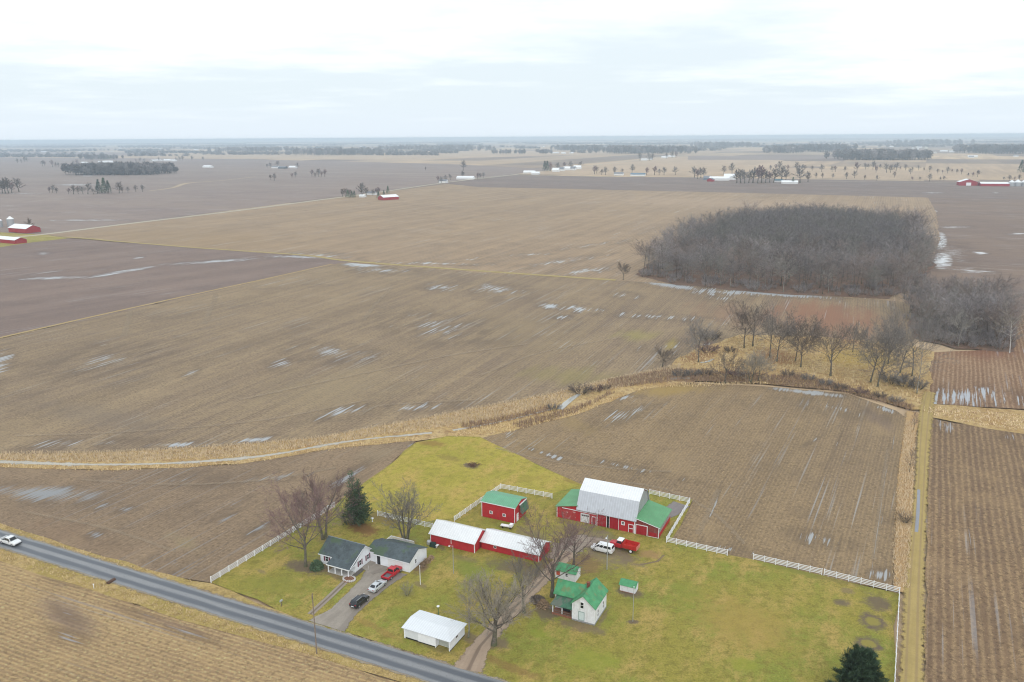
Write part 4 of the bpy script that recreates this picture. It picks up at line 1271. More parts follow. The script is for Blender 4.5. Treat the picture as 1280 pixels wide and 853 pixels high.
mk = empty('marker_post', G(117.5, 735.8), 0, 'short white marker post in the roadside grass', 'marker post')
MB().lathe([(.06, 0), (.06, .95), (.02, 1.0)], (0, 0, 0), 8).build('post', M_white, mk)
MB().box(-.13, .13, -.015, .015, .8, 1.1).build('plate', M_white, mk)
cv = empty('culvert', G(139, 727.6), R(66), 'rusty culvert pipe end in the roadside bank', 'culvert')
MB().lathe([(.35, -.9), (.35, .9), (.3, .9), (.3, -.85)], (0, 0, .18), 12, 'X').build('pipe', paint('rust', (.12, .07, .05), .8, .2), cv)
gp = empty('guide_post', G(460.5, 712), 0, 'short white post at the head of the path by the house', 'post')
MB().lathe([(.07, 0), (.07, .9), (.03, .95)], (0, 0, 0), 8).build('post', M_stonew, gp)
tm = empty('bird_bath', G(465.5, 652), 0, 'small white ornament in the brown leaves near the pine', 'ornament')
MB().lathe([(.2, 0), (.09, .12), (.09, .7), (.36, .8), (.36, .88)], (0, 0, 0), 12).build('pedestal', M_white, tm)


# ------------------------------------------------------------------ poles
def pole(px, h, name, label, cat, r=.13, mat=None):
    e = empty(name, G(*px), ANG, label, cat)
    MB().lathe([(r, 0), (r * .72, h)], (0, 0, 0), 10).build('post', mat or M_pole, e)
    return e


e = pole((396, 817), 12.2, 'utility_pole', 'tall wooden utility pole between the road and the stubble', 'utility pole', .12)
MB().box(-.06, .06, -.18, .0, 11.2, 11.9).lathe([(.05, 12.2), (.05, 12.35)], (0, 0, 0), 8).build('insulator', M_wood, e)
e = pole((758.6, 712), 8.2, 'lamp_pole', 'grey yard light pole in front of the white van', 'lamp pole', .11, M_grey)
MB().box(-.03, .03, -.9, 0, 8.0, 8.08).build('lamp_arm', M_grey, e)
MB().lathe([(.05, 7.78), (.2, 7.82), (.16, 8.0), (.05, 8.05)], (0, -.9, 0), 10).build('lamp_head', M_white, e)
e = pole((567, 717), 6.6, 'lamp_pole', 'thin grey yard light pole on the lawn before the red sheds', 'lamp pole', .09, M_grey)
MB().box(-.9, 0, -.03, .03, 6.4, 6.47).build('lamp_arm', M_grey, e)
MB().lathe([(.04, 6.2), (.2, 6.24), (.14, 6.4), (.04, 6.46)], (-.9, 0, 0), 10).build('lamp_head', M_white, e)
e = pole((525.5, 731), 4.3, 'flag_pole', 'short white pole on the lawn beside the garage wing', 'pole', .07, M_white)
MB().lathe([(.1, 4.3), (.13, 4.4), (.02, 4.5)], (0, 0, 0), 8).build('finial', M_white, e)
e = pole((791, 777), 7.4, 'flag_pole', 'slender bare pole standing in a dirt ring on the big lawn', 'pole', .07, M_grey)
MB().lathe([(.09, 7.4), (.12, 7.5), (.02, 7.6)], (0, 0, 0), 8).build('finial', M_white, e)

# ------------------------------------------------------------------ white rail fences
POST_MESH = MB().box(-.075, .075, -.075, .075, -.05, 1.42).hexa([(-.095, -.095, 1.42), (.095, -.095, 1.42), (.095, .095, 1.42), (-.095, .095, 1.42)], [(-.02, -.02, 1.52), (.02, -.02, 1.52), (.02, .02, 1.52), (-.02, .02, 1.52)]).mesh('post', M_white)


def fence(px, label, gap=2.45):
    P = [G(*p) for p in px]
    root = empty('rail_fence', P[0], 0, label, 'fence', 'white rail fences around the farmyard')
    o0 = P[0]
    k = 0
    for i in range(len(P) - 1):
        a, b_ = P[i] - o0, P[i + 1] - o0
        d = b_ - a
        n = max(1, round(d.length / gap))
        for j in range(n + (1 if i == len(P) - 2 else 0)):
            q = a + d * (j / n)
            po_ = bpy.data.objects.new('post', POST_MESH)
            COL.objects.link(po_)
            po_.parent = root
            po_.location = q
            po_.rotation_euler = (0, 0, math.atan2(d.y, d.x))
    for z in (.22, .56, .90, 1.24):
        m_ = MB()
        for i in range(len(P) - 1):
            a, b_ = P[i] - o0, P[i + 1] - o0
            d = (b_ - a).normalized()
            nn_ = Vector((-d.y, d.x, 0)) * .03
            m_.hexa([tuple(a - nn_ + Vector((0, 0, z))), tuple(b_ - nn_ + Vector((0, 0, z))), tuple(b_ + nn_ + Vector((0, 0, z))), tuple(a + nn_ + Vector((0, 0, z)))],
                    [tuple(a - nn_ + Vector((0, 0, z + .11))), tuple(b_ - nn_ + Vector((0, 0, z + .11))), tuple(b_ + nn_ + Vector((0, 0, z + .11))), tuple(a + nn_ + Vector((0, 0, z + .11)))])
        m_.build('rail', M_white, root)
    return root


fence([(264, 728.5), (418, 634)], 'straight white rail fence between the front lawn and the wet stubble')
fence([(472, 645), (541, 661)], 'white rail fence behind the spreading bare tree, ending at the red shed')
fence([(568, 652), (626, 611), (690, 623)], 'white rail fence corner around the green-roofed red shed')
fence([(812, 618), (862, 629), (833, 678), (909, 694.5)], 'white rail fence bending around the big barn')
fence([(941.5, 699.5), (1027, 718.5)], 'white rail fence run before the gap with a broken rail')
fence([(1030, 719), (1124, 742), (1112, 965)], 'white rail fence that turns the corner beside the grass lane')
# ------------------------------------------------------------------ vehicles (nose towards +x)
def car_paint(name, col, metal=0.3):
    mt_, t_, b_ = new_mat(name)
    n_ = t_.noise(t_.obj(), 3.0, 3)
    t_.put(b_.inputs['Base Color'], t_.mix(t_.rng(n_, .35, .7), tuple(v * .88 for v in col), col))
    b_.inputs['Roughness'].default_value = .28
    b_.inputs['Metallic'].default_value = metal
    b_.inputs['Coat Weight'].default_value = .5
    b_.inputs['Coat Roughness'].default_value = .12
    return mt_


P_red = car_paint('car_red', (.52, .012, .025), .1)
P_silver = car_paint('car_silver', (.62, .65, .68), .35)
P_black = car_paint('car_black', (.018, .022, .03), .2)
P_white = car_paint('car_white', (.78, .79, .80), .0)
M_rub = paint('rubber', (.02, .02, .02), .85, .2)
M_rim = paint('alloy', (.5, .5, .52), .35, .1, metal=.6)
M_tail = paint('tail_lamp', (.30, .01, .012), .3, .1)
M_head = paint('head_lamp', (.7, .72, .74), .2, .05)
M_chr = paint('bumper_dark', (.04, .042, .045), .5, .1)


def loft(m_, st):
    """st: [(x, zb, zt, half width bottom, half width top)] cross-sections from tail to nose"""
    i0 = len(m_.v)
    for x, zb, zt, wb, wt in st:
        zm = zb + (zt - zb) * .55
        wm = max(wb, wt) * 1.0
        for y, z in ((-wb, zb), (-wm, zm), (-wt, zt), (wt, zt), (wm, zm), (wb, zb)):
            m_.v.append((x, y, z))
    for j in range(len(st) - 1):
        for q in range(6):
            a = i0 + j * 6 + q
            b_ = i0 + j * 6 + (q + 1) % 6
            m_.f.append((a, b_, b_ + 6, a + 6))
            m_.mi.append(0)
    m_.f.append(tuple(i0 + q for q in range(6))[::-1])
    e = i0 + (len(st) - 1) * 6
    m_.f.append(tuple(e + q for q in range(6)))
    m_.mi += [0, 0]
    return m_


def wheels(root, xs, y, r, w=.22, rim=M_rim):
    for x in xs:
        for s_ in (-1, 1):
            wo = MB().lathe([(r * .62, -w / 2), (r * .93, -w / 2), (r, -w / 4), (r, w / 4), (r * .93, w / 2), (r * .62, w / 2)], (0, 0, 0), 18, 'Y').build('wheel', M_rub, root, smooth=False)
            wo.location = (x, s_ * y, r)
            ri = MB().lathe([(r * .6, -w * .52), (r * .25, -w * .46), (r * .2, -w * .54), (r * .05, -w * .54)] if s_ < 0 else [(r * .6, w * .52), (r * .25, w * .46), (r * .2, w * .54), (r * .05, w * .54)], (0, 0, 0), 14, 'Y').build('rim', rim, wo)


def greenhouse(root, paintm, xb0, xt0, xt1, xb1, zb, zt, wb, wt, pillars=(), rear=True, name='cabin'):
    """cabin: base from xb0 (rear) to xb1 (front) at zb, roof from xt0 to xt1 at zt; glass a little proud of it"""
    c = MB()
    B = [(xb0, -wb, zb), (xb1, -wb, zb), (xb1, wb, zb), (xb0, wb, zb)]
    T = [(xt0, -wt, zt), (xt1, -wt, zt), (xt1, wt, zt), (xt0, wt, zt)]
    c.hexa(B, T)
    co = c.build(name, paintm, root, bevel=.07)
    Bv, Tv = [Vector(p) for p in B], [Vector(p) for p in T]

    def pane(nm, a, b_, c_, d_, u0, u1, v0, v1):
        q = lambda u, v: (a.lerp(b_, u)).lerp(d_.lerp(c_, u), v)
        pts = [q(u0, v0), q(u1, v0), q(u1, v1), q(u0, v1)]
        nrm = (pts[1] - pts[0]).cross(pts[3] - pts[0]).normalized()
        ctr = sum(pts, Vector()) / 4
        if nrm.dot(ctr - Vector(((xb0 + xb1) / 2, 0, (zb + zt) / 2))) < 0:
            nrm = -nrm
        m_ = MB()
        lo_ = [p - nrm * .03 for p in pts]
        hi_ = [p + nrm * .015 for p in pts]
        m_.hexa(lo_, hi_)
        return m_.build(nm, M_glass, root)

    pane('windshield', Bv[1], Bv[2], Tv[2], Tv[1], .06, .94, .12, .92)
    if rear:
        pane('rear_window', Bv[3], Bv[0], Tv[0], Tv[3], .1, .9, .2, .88)
    cuts = [.04] + list(pillars) + [.96]
    for s_ in (0, 1):
        for i in range(len(cuts) - 1):
            u0, u1 = cuts[i] + (.02 if i else .03), cuts[i + 1] - (.02 if i < len(cuts) - 2 else .04)
            if s_ == 0:
                pane('side_window', Bv[0], Bv[1], Tv[1], Tv[0], u0, u1, .16, .86)
            else:
                pane('side_window', Bv[3], Bv[2], Tv[2], Tv[3], u0, u1, .16, .86)
    return co


def lamps(root, x, y, z, mat, name, w=.3, h=.14, d=.06):
    for s_ in (-1, 1):
        MB().box(x - d / 2, x + d / 2, s_ * y - w / 2, s_ * y + w / 2, z - h / 2, z + h / 2).build(name, mat, root)


def mirrors(root, x, y, z, mat):
    for s_ in (-1, 1):
        MB().box(x - .08, x + .08, s_ * y - .1, s_ * y + .1, z - .08, z + .1).build('mirror', mat, root)


def pickup(loc, rz, paintm, label, liner=None):
    r = empty('pickup_truck', loc, rz, label, 'pickup truck')
    m_ = loft(MB(), [(-2.78, .5, .98, .86, .9), (-2.70, .42, 1.04, .94, .95), (-.75, .36, 1.06, .96, .95)])
    # bed cut: hollow box built from walls
    body = MB()
    body.box(-2.78, -.72, -.96, -.84, .42, 1.06).box(-2.78, -.72, .84, .96, .42, 1.06).box(-2.80, -2.68, -.838, .838, .45, 1.04)
    body.box(-2.66, -.72, -.838, .838, .40, .62)
    loft(body, [(-.72, .36, 1.08, .96, .94), (.2, .34, 1.08, .97, .95), (1.3, .34, 1.06, .97, .93), (2.2, .36, 1.0, .95, .88), (2.62, .42, .93, .88, .80), (2.72, .5, .85, .80, .74)])
    body.build('body', paintm, r, bevel=.04)
    MB().box(-2.6, -.75, -.80, .80, .622, .64).build('bed_liner', liner or M_chr, r)
    greenhouse(r, paintm, -.74, -.58, .72, 1.45, 1.06, 1.80, .90, .74, (.48,))
    wheels(r, (-1.75, 1.78), .86, .38)
    MB().box(-2.93, -2.81, -.85, .85, .42, .6).build('bumper', M_chr, r)
    MB().box(2.70, 2.82, -.82, .82, .36, .62).build('bumper', M_chr, r)
    lamps(r, -2.80, .88, .86, M_tail, 'tail_light', .14, .26)
    lamps(r, 2.70, .66, .78, M_head, 'headlight', .26, .16, .1)
    mirrors(r, 1.0, 1.02, 1.12, M_chr)
    return r


def sedan(loc, rz, paintm, label):
    r = empty('sedan_car', loc, rz, label, 'car')
    m_ = loft(MB(), [(-2.33, .42, .72, .70, .66), (-2.22, .32, .92, .84, .74), (-1.5, .25, .96, .90, .82), (.6, .22, .95, .91, .84), (1.3, .24, .92, .90, .82), (2.0, .28, .80, .86, .74), (2.32, .36, .66, .74, .62)])
    m_.build('body', paintm, r, bevel=.05)
    greenhouse(r, paintm, -1.95, -1.12, .05, 1.05, .92, 1.42, .80, .58, (.5,))
    wheels(r, (-1.35, 1.4), .82, .33)
    lamps(r, -2.3, .62, .78, M_tail, 'tail_light', .3, .13, .1)
    lamps(r, 2.22, .6, .66, M_head, 'headlight', .28, .12, .14)
    mirrors(r, .75, .93, .98, paintm)
    return r


def suv(loc, rz, paintm, label):
    r = empty('sport_utility_car', loc, rz, label, 'car')
    m_ = loft(MB(), [(-2.28, .5, .95, .78, .76), (-2.2, .36, 1.05, .88, .82), (-1.2, .30, 1.08, .93, .86), (.7, .28, 1.07, .94, .86), (1.5, .30, 1.02, .92, .82), (2.1, .34, .90, .86, .74), (2.3, .45, .74, .76, .66)])
    m_.build('body', paintm, r, bevel=.05)
    greenhouse(r, paintm, -2.18, -1.75, .2, 1.15, 1.05, 1.66, .83, .66, (.34, .66))
    wheels(r, (-1.35, 1.4), .84, .37)
    lamps(r, -2.22, .68, 1.0, M_tail, 'tail_light', .26, .16, .12)
    lamps(r, 2.2, .6, .78, M_head, 'headlight', .28, .14, .14)
    for s_ in (-1, 1):
        MB().box(-1.6, .0, s_ * .56 - .03, s_ * .56 + .03, 1.665, 1.73).build('roof_rail', M_grey, r)
    MB().box(-2.34, -2.24, -.3, .3, .6, .72).build('number_plate', M_white, r)
    mirrors(r, .85, .95, 1.12, paintm)
    return r


def van(loc, rz, paintm, label):
    r = empty('passenger_van', loc, rz, label, 'van')
    m_ = loft(MB(), [(-2.62, .42, 1.12, .88, .9), (-2.55, .34, 1.2, .96, .95), (.9, .30, 1.2, .99, .95), (1.7, .32, 1.12, .97, .88), (2.35, .36, .98, .9, .78), (2.6, .46, .8, .8, .7)])
    m_.build('body', paintm, r, bevel=.05)
    greenhouse(r, paintm, -2.58, -2.40, .85, 1.85, 1.18, 1.98, .94, .80, (.26, .52, .76))
    MB().box(-1.9, .3, -.5, .5, 1.985, 2.05).build('roof_rack', P_white, r)
    wheels(r, (-1.6, 1.65), .88, .36)
    lamps(r, -2.6, .86, 1.05, M_tail, 'tail_light', .12, .34, .1)
    lamps(r, 2.5, .62, .84, M_head, 'headlight', .3, .16, .14)
    mirrors(r, 1.35, 1.06, 1.25, M_chr)
    return r


def dump_truck(loc, rz, label):
    r = empty('dump_truck', loc, rz, label, 'truck')
    MB().box(-3.2, 2.9, -.42, .42, .55, .8).build('chassis', M_black, r)
    body = loft(MB(), [(1.05, .75, 1.55, .95, .93), (2.3, .72, 1.5, .82, .66), (2.95, .72, 1.35, .72, .55)])
    body.build('hood', paintr, r, bevel=.06)
    MB().box(2.0, 2.9, -1.02, -.6, .72, 1.02).build('fender', paintr, r, bevel=.08)
    MB().box(2.0, 2.9, .6, 1.02, .72, 1.02).build('fender', paintr, r, bevel=.08)
    MB().box(-.15, 1.35, -.98, .98, .6, 1.6).build('cab_base', paintr, r, bevel=.05)
    greenhouse(r, paintr, -.15, -.1, 1.05, 1.3, 1.58, 2.3, .95, .82, (), name='cab')
    MB().box(-.2, 1.12, -.86, .86, 2.29, 2.4).build('cab_roof', M_white, r, bevel=.04)
    q = MB()
    q.box(-3.7, -.35, -1.15, 1.15, .95, 1.05)
    q.box(-3.7, -.35, -1.2, -1.13, 1.05, 1.95).box(-3.7, -.35, 1.13, 1.2, 1.05, 1.95).box(-.42, -.35, -1.128, 1.128, 1.05, 2.15)
    for k in range(7):
        x = -3.65 + k * .53
        q.box(x, x + .09, -1.26, -1.202, .95, 1.95).box(x, x + .09, 1.202, 1.26, .95, 1.95)
    bx = q.build('dump_box', paint('truck_box_red', (.50, .03, .022), .55, .15, 1.5), r)
    MB().box(-3.76, -3.702, -1.2, 1.2, .98, 1.85).build('tailgate', paint('tailgate_pale', (.60, .22, .16), .6, .25, 2), r)
    wheels(r, (-2.35,), .92, .48, .34, M_white)
    wheels(r, (2.3,), .86, .48, .24, M_white)
    lamps(r, 2.8, .78, 1.15, M_head, 'headlight', .2, .2, .1)
    return r


paintr = P_red
DRV = R(62.5)


def mid(a, b):
    return (G(*a) + G(*b)) / 2


def axis_loc(rear, front, lat):
    """centre of a vehicle from its near-side wheels' ground contacts, lat metres to the left of its heading"""
    a, b = G(*rear), G(*front)
    d = (b - a).normalized()
    c = (a + b) / 2 + Vector((-d.y, d.x, 0)) * lat
    c.z = .045
    return c, math.atan2(d.y, d.x)


c, a = axis_loc((448.6, 760.8), (459.2, 751.9), .84)
suv(c, DRV, P_black, 'black sport utility car, rearmost in the driveway queue')
c, a = axis_loc((471, 740.7), (480.8, 732.7), .82)
sedan(c, DRV, P_silver, 'silver sedan between the black car and the red pickup')
c, a = axis_loc((488.5, 726.2), (501.5, 714.5), .9)
pickup(c, DRV, P_red, 'red pickup truck parked by the white garage wing', paint('grey_bed_liner', (.14, .14, .15), .7, .1))
c, a = axis_loc((761.5, 694), (740.8, 688.3), -.88)
c.z = .02
van(c, R(152), P_white, 'white passenger van parked in front of the red truck')
tk = dump_truck(G(778, 686.5) + Vector((0, 0, .02)), R(151), 'old red dump truck with white cab roof before the barn')
c, a = axis_loc((3, 680.5), (15.5, 683.5), .86)
c.z = .06
pickup(c, R(-24), P_white, 'white pickup truck driving on the grey road')
# ------------------------------------------------------------------ trees
def bark_mat(name, col, moss=None):
    mt_, t_, b_ = new_mat(name)
    o_ = t_.obj()
    n_ = t_.noise(o_, 1.4, 5, .7)
    c_ = t_.mix(t_.rng(n_, .3, .7), tuple(v * .6 for v in col), tuple(v * 1.3 for v in col))
    if moss:
        z_ = t_.sep(o_)[2]
        f_ = t_.m('MULTIPLY', t_.rng(z_, moss[1], 0.0), t_.rng(t_.noise(o_, .9, 3), .35, .6))
        c_ = t_.mix(f_, c_, moss[0])
    t_.put(b_.inputs['Base Color'], c_)
    b_.inputs['Roughness'].default_value = .95
    b_.inputs['Specular IOR Level'].default_value = .1
    return mt_


def twig_mat(name, col, var=.35):
    mt_, t_, b_ = new_mat(name)
    n_ = t_.noise(t_.obj(), .45, 3, .6)
    r_ = t_.rand()
    k = t_.m('ADD', t_.m('MULTIPLY', t_.rng(n_, .3, .7), .5), t_.m('MULTIPLY', r_, .6))
    c_ = t_.mix(k, tuple(v * (1 - var) for v in col), tuple(v * (1 + var) for v in col))
    t_.put(b_.inputs['Base Color'], c_)
    b_.inputs['Roughness'].default_value = .95
    b_.inputs['Specular IOR Level'].default_value = .1
    return mt_


B_grey = bark_mat('bark_grey', (.16, .14, .12), ((.11, .115, .06), 5.0))
B_dark = bark_mat('bark_dark', (.135, .115, .10), ((.075, .08, .045), 5.0))
B_pale = bark_mat('bark_pale', (.30, .28, .25), ((.12, .13, .06), 3.0))
B_white = bark_mat('bark_white', (.55, .53, .50))
T_pink = twig_mat('twigs_reddish', (.205, .135, .128))
T_grey = twig_mat('twigs_grey', (.20, .18, .165))
T_brown = twig_mat('twigs_brown', (.155, .125, .105))
T_pale = twig_mat('twigs_pale', (.25, .22, .18))
T_wood = twig_mat('twigs_wood', (.245, .22, .215), .5)
T_wood2 = twig_mat('twigs_wood_olive', (.235, .22, .195), .5)
T_wood3 = twig_mat('twigs_wood_brown', (.235, .19, .17), .5)
T_wood4 = twig_mat('twigs_wood_dark', (.14, .125, .12), .35)
T_needle = twig_mat('needles', (.10, .15, .085), .5)
T_needle2 = twig_mat('needles_blue', (.07, .115, .065), .5)
T_weed = twig_mat('dead_stems', (.30, .21, .135), .5)


def rot_about(d, ang, az):
    a = d.orthogonal().normalized()
    b_ = d.cross(a)
    return (d * math.cos(ang) + (a * math.cos(az) + b_ * math.sin(az)) * math.sin(ang)).normalized()


def grow_tree(seed, H, spec):
    """returns (limbs, twigs) as two MBs.  spec: dict with per-level lists"""
    rng = random.Random(seed)
    limb, twig = MB(), MB()
    up = Vector((0, 0, 1))
    NL = len(spec['n'])

    def twig_face(p, d, L, w):
        s_ = d.orthogonal().normalized()
        s_ = (s_ * math.cos(rng.random() * 6.28) + d.cross(s_) * math.sin(rng.random() * 6.28))
        if s_.length < .1:
            s_ = d.orthogonal()
        s_ = s_.normalized() * w
        i = len(twig.v)
        q = p + d * L
        q.z -= L * .05
        twig.v += [tuple(p - s_), tuple(p + s_), tuple(q)]
        twig.f.append((i, i + 1, i + 2))
        twig.mi.append(0)

    def grow(p, d, L, r, lv):
        seg = spec['seg'][lv]
        pts, rad, dirs = [p.copy()], [r], [d.copy()]
        rend = r * spec['taper'][lv]
        for i in range(seg):
            d = (d + Vector((rng.gauss(0, 1), rng.gauss(0, 1), rng.gauss(0, 1))) * spec['wob'][lv] + up * spec['up'][lv]).normalized()
            p = p + d * (L / seg)
            pts.append(p.copy())
            dirs.append(d.copy())
            rad.append(r + (rend - r) * (i + 1) / seg)
        if lv == 0:
            rad[0] *= 1.35
        if lv <= spec['tube']:
            limb.tube(pts, rad, 6 if lv == 0 else (5 if lv == 1 else 3), cap=False)
        else:
            for i in range(seg):
                twig_face(pts[i], dirs[i + 1], (L / seg) * 1.25, max(rad[i], spec['tw'] * 1.3))
        if lv >= NL:
            return
        n = spec['n'][lv]
        st = spec['start'][lv]
        az = rng.random() * 6.28
        for j in range(n):
            t_ = st + (1 - st) * ((j + rng.random() * .9) / n)
            t_ = min(t_, .999)
            k = t_ * seg
            i = int(k)
            f = k - i
            q = pts[i].lerp(pts[i + 1], f)
            az += 2.4 + rng.gauss(0, .35)
            an = R(spec['ang'][lv] + rng.gauss(0, spec['angv'][lv]))
            an *= (1 - .45 * (t_ - st) / (1 - st + 1e-6)) if spec.get('fan', True) else 1
            nd = rot_about(dirs[i + 1], an, az)
            LL = L * spec['ratio'][lv] * (1 - spec['short'][lv] * (t_ - st) / (1 - st + 1e-6)) * (.75 + .5 * rng.random())
            if lv + 1 > NL - 1 and lv + 1 > spec['tube']:
                twig_face(q, nd, LL, spec['tw'])
            else:
                rr = (rad[i] * (1 - f) + rad[i + 1] * f) * spec['rr'][lv]
                grow(q, nd, LL, rr, lv + 1)

    nst = spec.get('stems', 1)
    for s_ in range(nst):
        az = s_ / nst * 6.28 + rng.random()
        lean = R(spec.get('lean', 2)) * (1 if nst > 1 else rng.random())
        d = Vector((math.sin(lean) * math.cos(az), math.sin(lean) * math.sin(az), math.cos(lean)))
        base = Vector((math.cos(az), math.sin(az), 0)) * (spec.get('spread', 0))
        grow(base + Vector((0, 0, -.15)), d, H * spec['trunk'] * (.85 + .3 * rng.random() if nst > 1 else 1), spec['r'], 0)
    return limb, twig


# vase-shaped yard maple, oak, slim wood tree, birch-like, bush
MAPLE = dict(trunk=.42, r=.42, seg=[4, 6, 5, 3], wob=[.04, .07, .10, .12], up=[.02, .07, .06, .05], taper=[.62, .22, .25, .3], tube=2, n=[9, 9, 9, 9], start=[.45, .25, .15, .1],
             ang=[60, 44, 42, 42], angv=[9, 10, 12, 14], ratio=[1.5, .48, .44, .45], short=[.15, .45, .5, .4], rr=[.42, .45, .5, .5], tw=.027)
OAK = dict(trunk=.55, r=.40, seg=[5, 6, 5, 3], wob=[.05, .13, .16, .16], up=[.02, .04, .05, .04], taper=[.4, .2, .25, .3], tube=2, n=[12, 9, 8, 8], start=[.42, .25, .15, .1],
           ang=[56, 46, 45, 45], angv=[12, 12, 14, 16], ratio=[1.3, .52, .48, .5], short=[.3, .45, .5, .4], rr=[.48, .5, .5, .5], tw=.034)
WOODT = dict(trunk=.62, r=.24, seg=[6, 4, 3], wob=[.03, .09, .13], up=[.02, .05, .03], taper=[.3, .25, .3], tube=1, n=[13, 8, 9], start=[.5, .2, .1],
             ang=[66, 48, 50], angv=[12, 14, 18], ratio=[.68, .5, .56], short=[.2, .4, .3], rr=[.45, .5, .5], tw=.05)
SLIM = dict(trunk=.9, r=.15, seg=[6, 4, 3], wob=[.03, .09, .12], up=[.02, .06, .05], taper=[.2, .25, .3], tube=1, n=[24, 9, 9], start=[.25, .15, .1],
            ang=[58, 42, 45], angv=[10, 12, 16], ratio=[.34, .42, .5], short=[.5, .4, .3], rr=[.4, .5, .5], tw=.016)
ROUND = dict(trunk=.45, r=.32, seg=[4, 6, 5, 3], wob=[.05, .10, .14, .14], up=[.01, .06, .07, .06], taper=[.6, .22, .25, .3], tube=2, n=[9, 9, 9, 8], start=[.45, .2, .12, .1],
             ang=[50, 42, 42, 42], angv=[10, 12, 14, 16], ratio=[1.35, .5, .46, .5], short=[.2, .45, .5, .4], rr=[.42, .45, .5, .5], tw=.023)
BUSH = dict(trunk=.85, r=.05, seg=[4, 3], wob=[.10, .15], up=[.03, .05], taper=[.3, .3], tube=0, n=[9, 8], start=[.2, .1], ang=[40, 40], angv=[12, 15], ratio=[.5, .5], short=[.4, .3], rr=[.5, .5], tw=.02, stems=14, lean=32, spread=.25)
FAR = dict(trunk=.78, r=.30, seg=[3, 3], wob=[.04, .1], up=[.02, .08], taper=[.3, .3], tube=0, n=[17, 13], start=[.3, .15], ang=[52, 46], angv=[10, 14], ratio=[.42, .55], short=[.4, .3], rr=[.45, .5], tw=.20)


def S_(base, **kw):
    d = dict(base)
    d.update(kw)
    return d


def make_tree(name, px, H, spec, seed, bark, twigs, label, cat='tree', group=None, at=None, rz=0.0, fit=True):
    l, tw = grow_tree(seed, H, spec)
    if fit:
        zt = max(max(v[2] for v in tw.v), max(v[2] for v in l.v))
        k = H / zt
        l.v = [(a * k, b_ * k, c_ * k) for a, b_, c_ in l.v]
        tw.v = [(a * k, b_ * k, c_ * k) for a, b_, c_ in tw.v]
    e = empty(name, at if at is not None else G(*px), rz, label, cat, group)
    l.build('trunk', bark, e, smooth=True, fixn=False)
    tw.build('crown', twigs, e, fixn=False)
    return e


# yard trees
make_tree('bare_tree', (382, 708), 21.5, S_(MAPLE, r=.38, n=[11, 10, 9, 10]), 11, B_grey, T_pink, 'tall bare maple with reddish twigs in a mulch bed beside the white house porch')
make_tree('bare_tree', (405.5, 674), 17.5, S_(MAPLE, stems=2, lean=8, spread=.4, r=.4, n=[7, 8, 9, 9]), 23, B_grey, T_pink, 'bare reddish tree with twin trunks right behind the grey house roof')
make_tree('bare_tree', (507, 677), 17.0, S_(MAPLE, stems=4, lean=14, spread=.5, r=.3, trunk=.5, n=[6, 8, 9, 8], ratio=[1.1, .48, .44, .45], ang=[44, 40, 40, 42]), 31, B_grey, T_grey, 'wide spreading bare tree of several stems behind the garage wing')
make_tree('bare_tree', (690, 746), 21.0, S_(MAPLE, r=.5, n=[10, 10, 9, 10], ang=[56, 44, 40, 42]), 41, B_grey, T_pink, 'big forked bare tree beside the dirt lane and the old house')
make_tree('bare_tree', (717, 707), 13.5, S_(MAPLE, r=.26, n=[8, 8, 7, 5]), 43, B_dark, T_pink, 'smaller bare tree behind the white outbuilding')
make_tree('bare_tree', (655, 766), 13.0, S_(ROUND, r=.34, trunk=.5, n=[7, 8, 9, 8]), 53, B_grey, T_grey, 'bare tree with mossy trunk on the edge of the dirt lane')
make_tree('bare_tree', (617.5, 806), 15.5, S_(ROUND, r=.42, trunk=.36, n=[13, 10, 9, 9], ang=[46, 42, 42, 42]), 67, B_grey, T_pale, 'round-topped pale bare tree beside the drive entrance')
make_tree('bare_tree', (585.5, 797), 14.0, S_(SLIM, r=.17, ratio=[.42, .46, .5], n=[26, 11, 12]), 71, B_pale, T_pale, 'slim pale bare tree just behind the hip-roofed garage')
make_tree('bare_tree', (509, 744), 3.4, S_(BUSH, stems=9, lean=26, r=.05, tw=.014), 73, B_pale, T_pale, 'little bare ornamental tree on the lawn by the driveway')
make_tree('bare_tree', (378, 655), 9.0, S_(SLIM, r=.12), 79, B_grey, T_grey, 'thin grey sapling against the straight white fence')


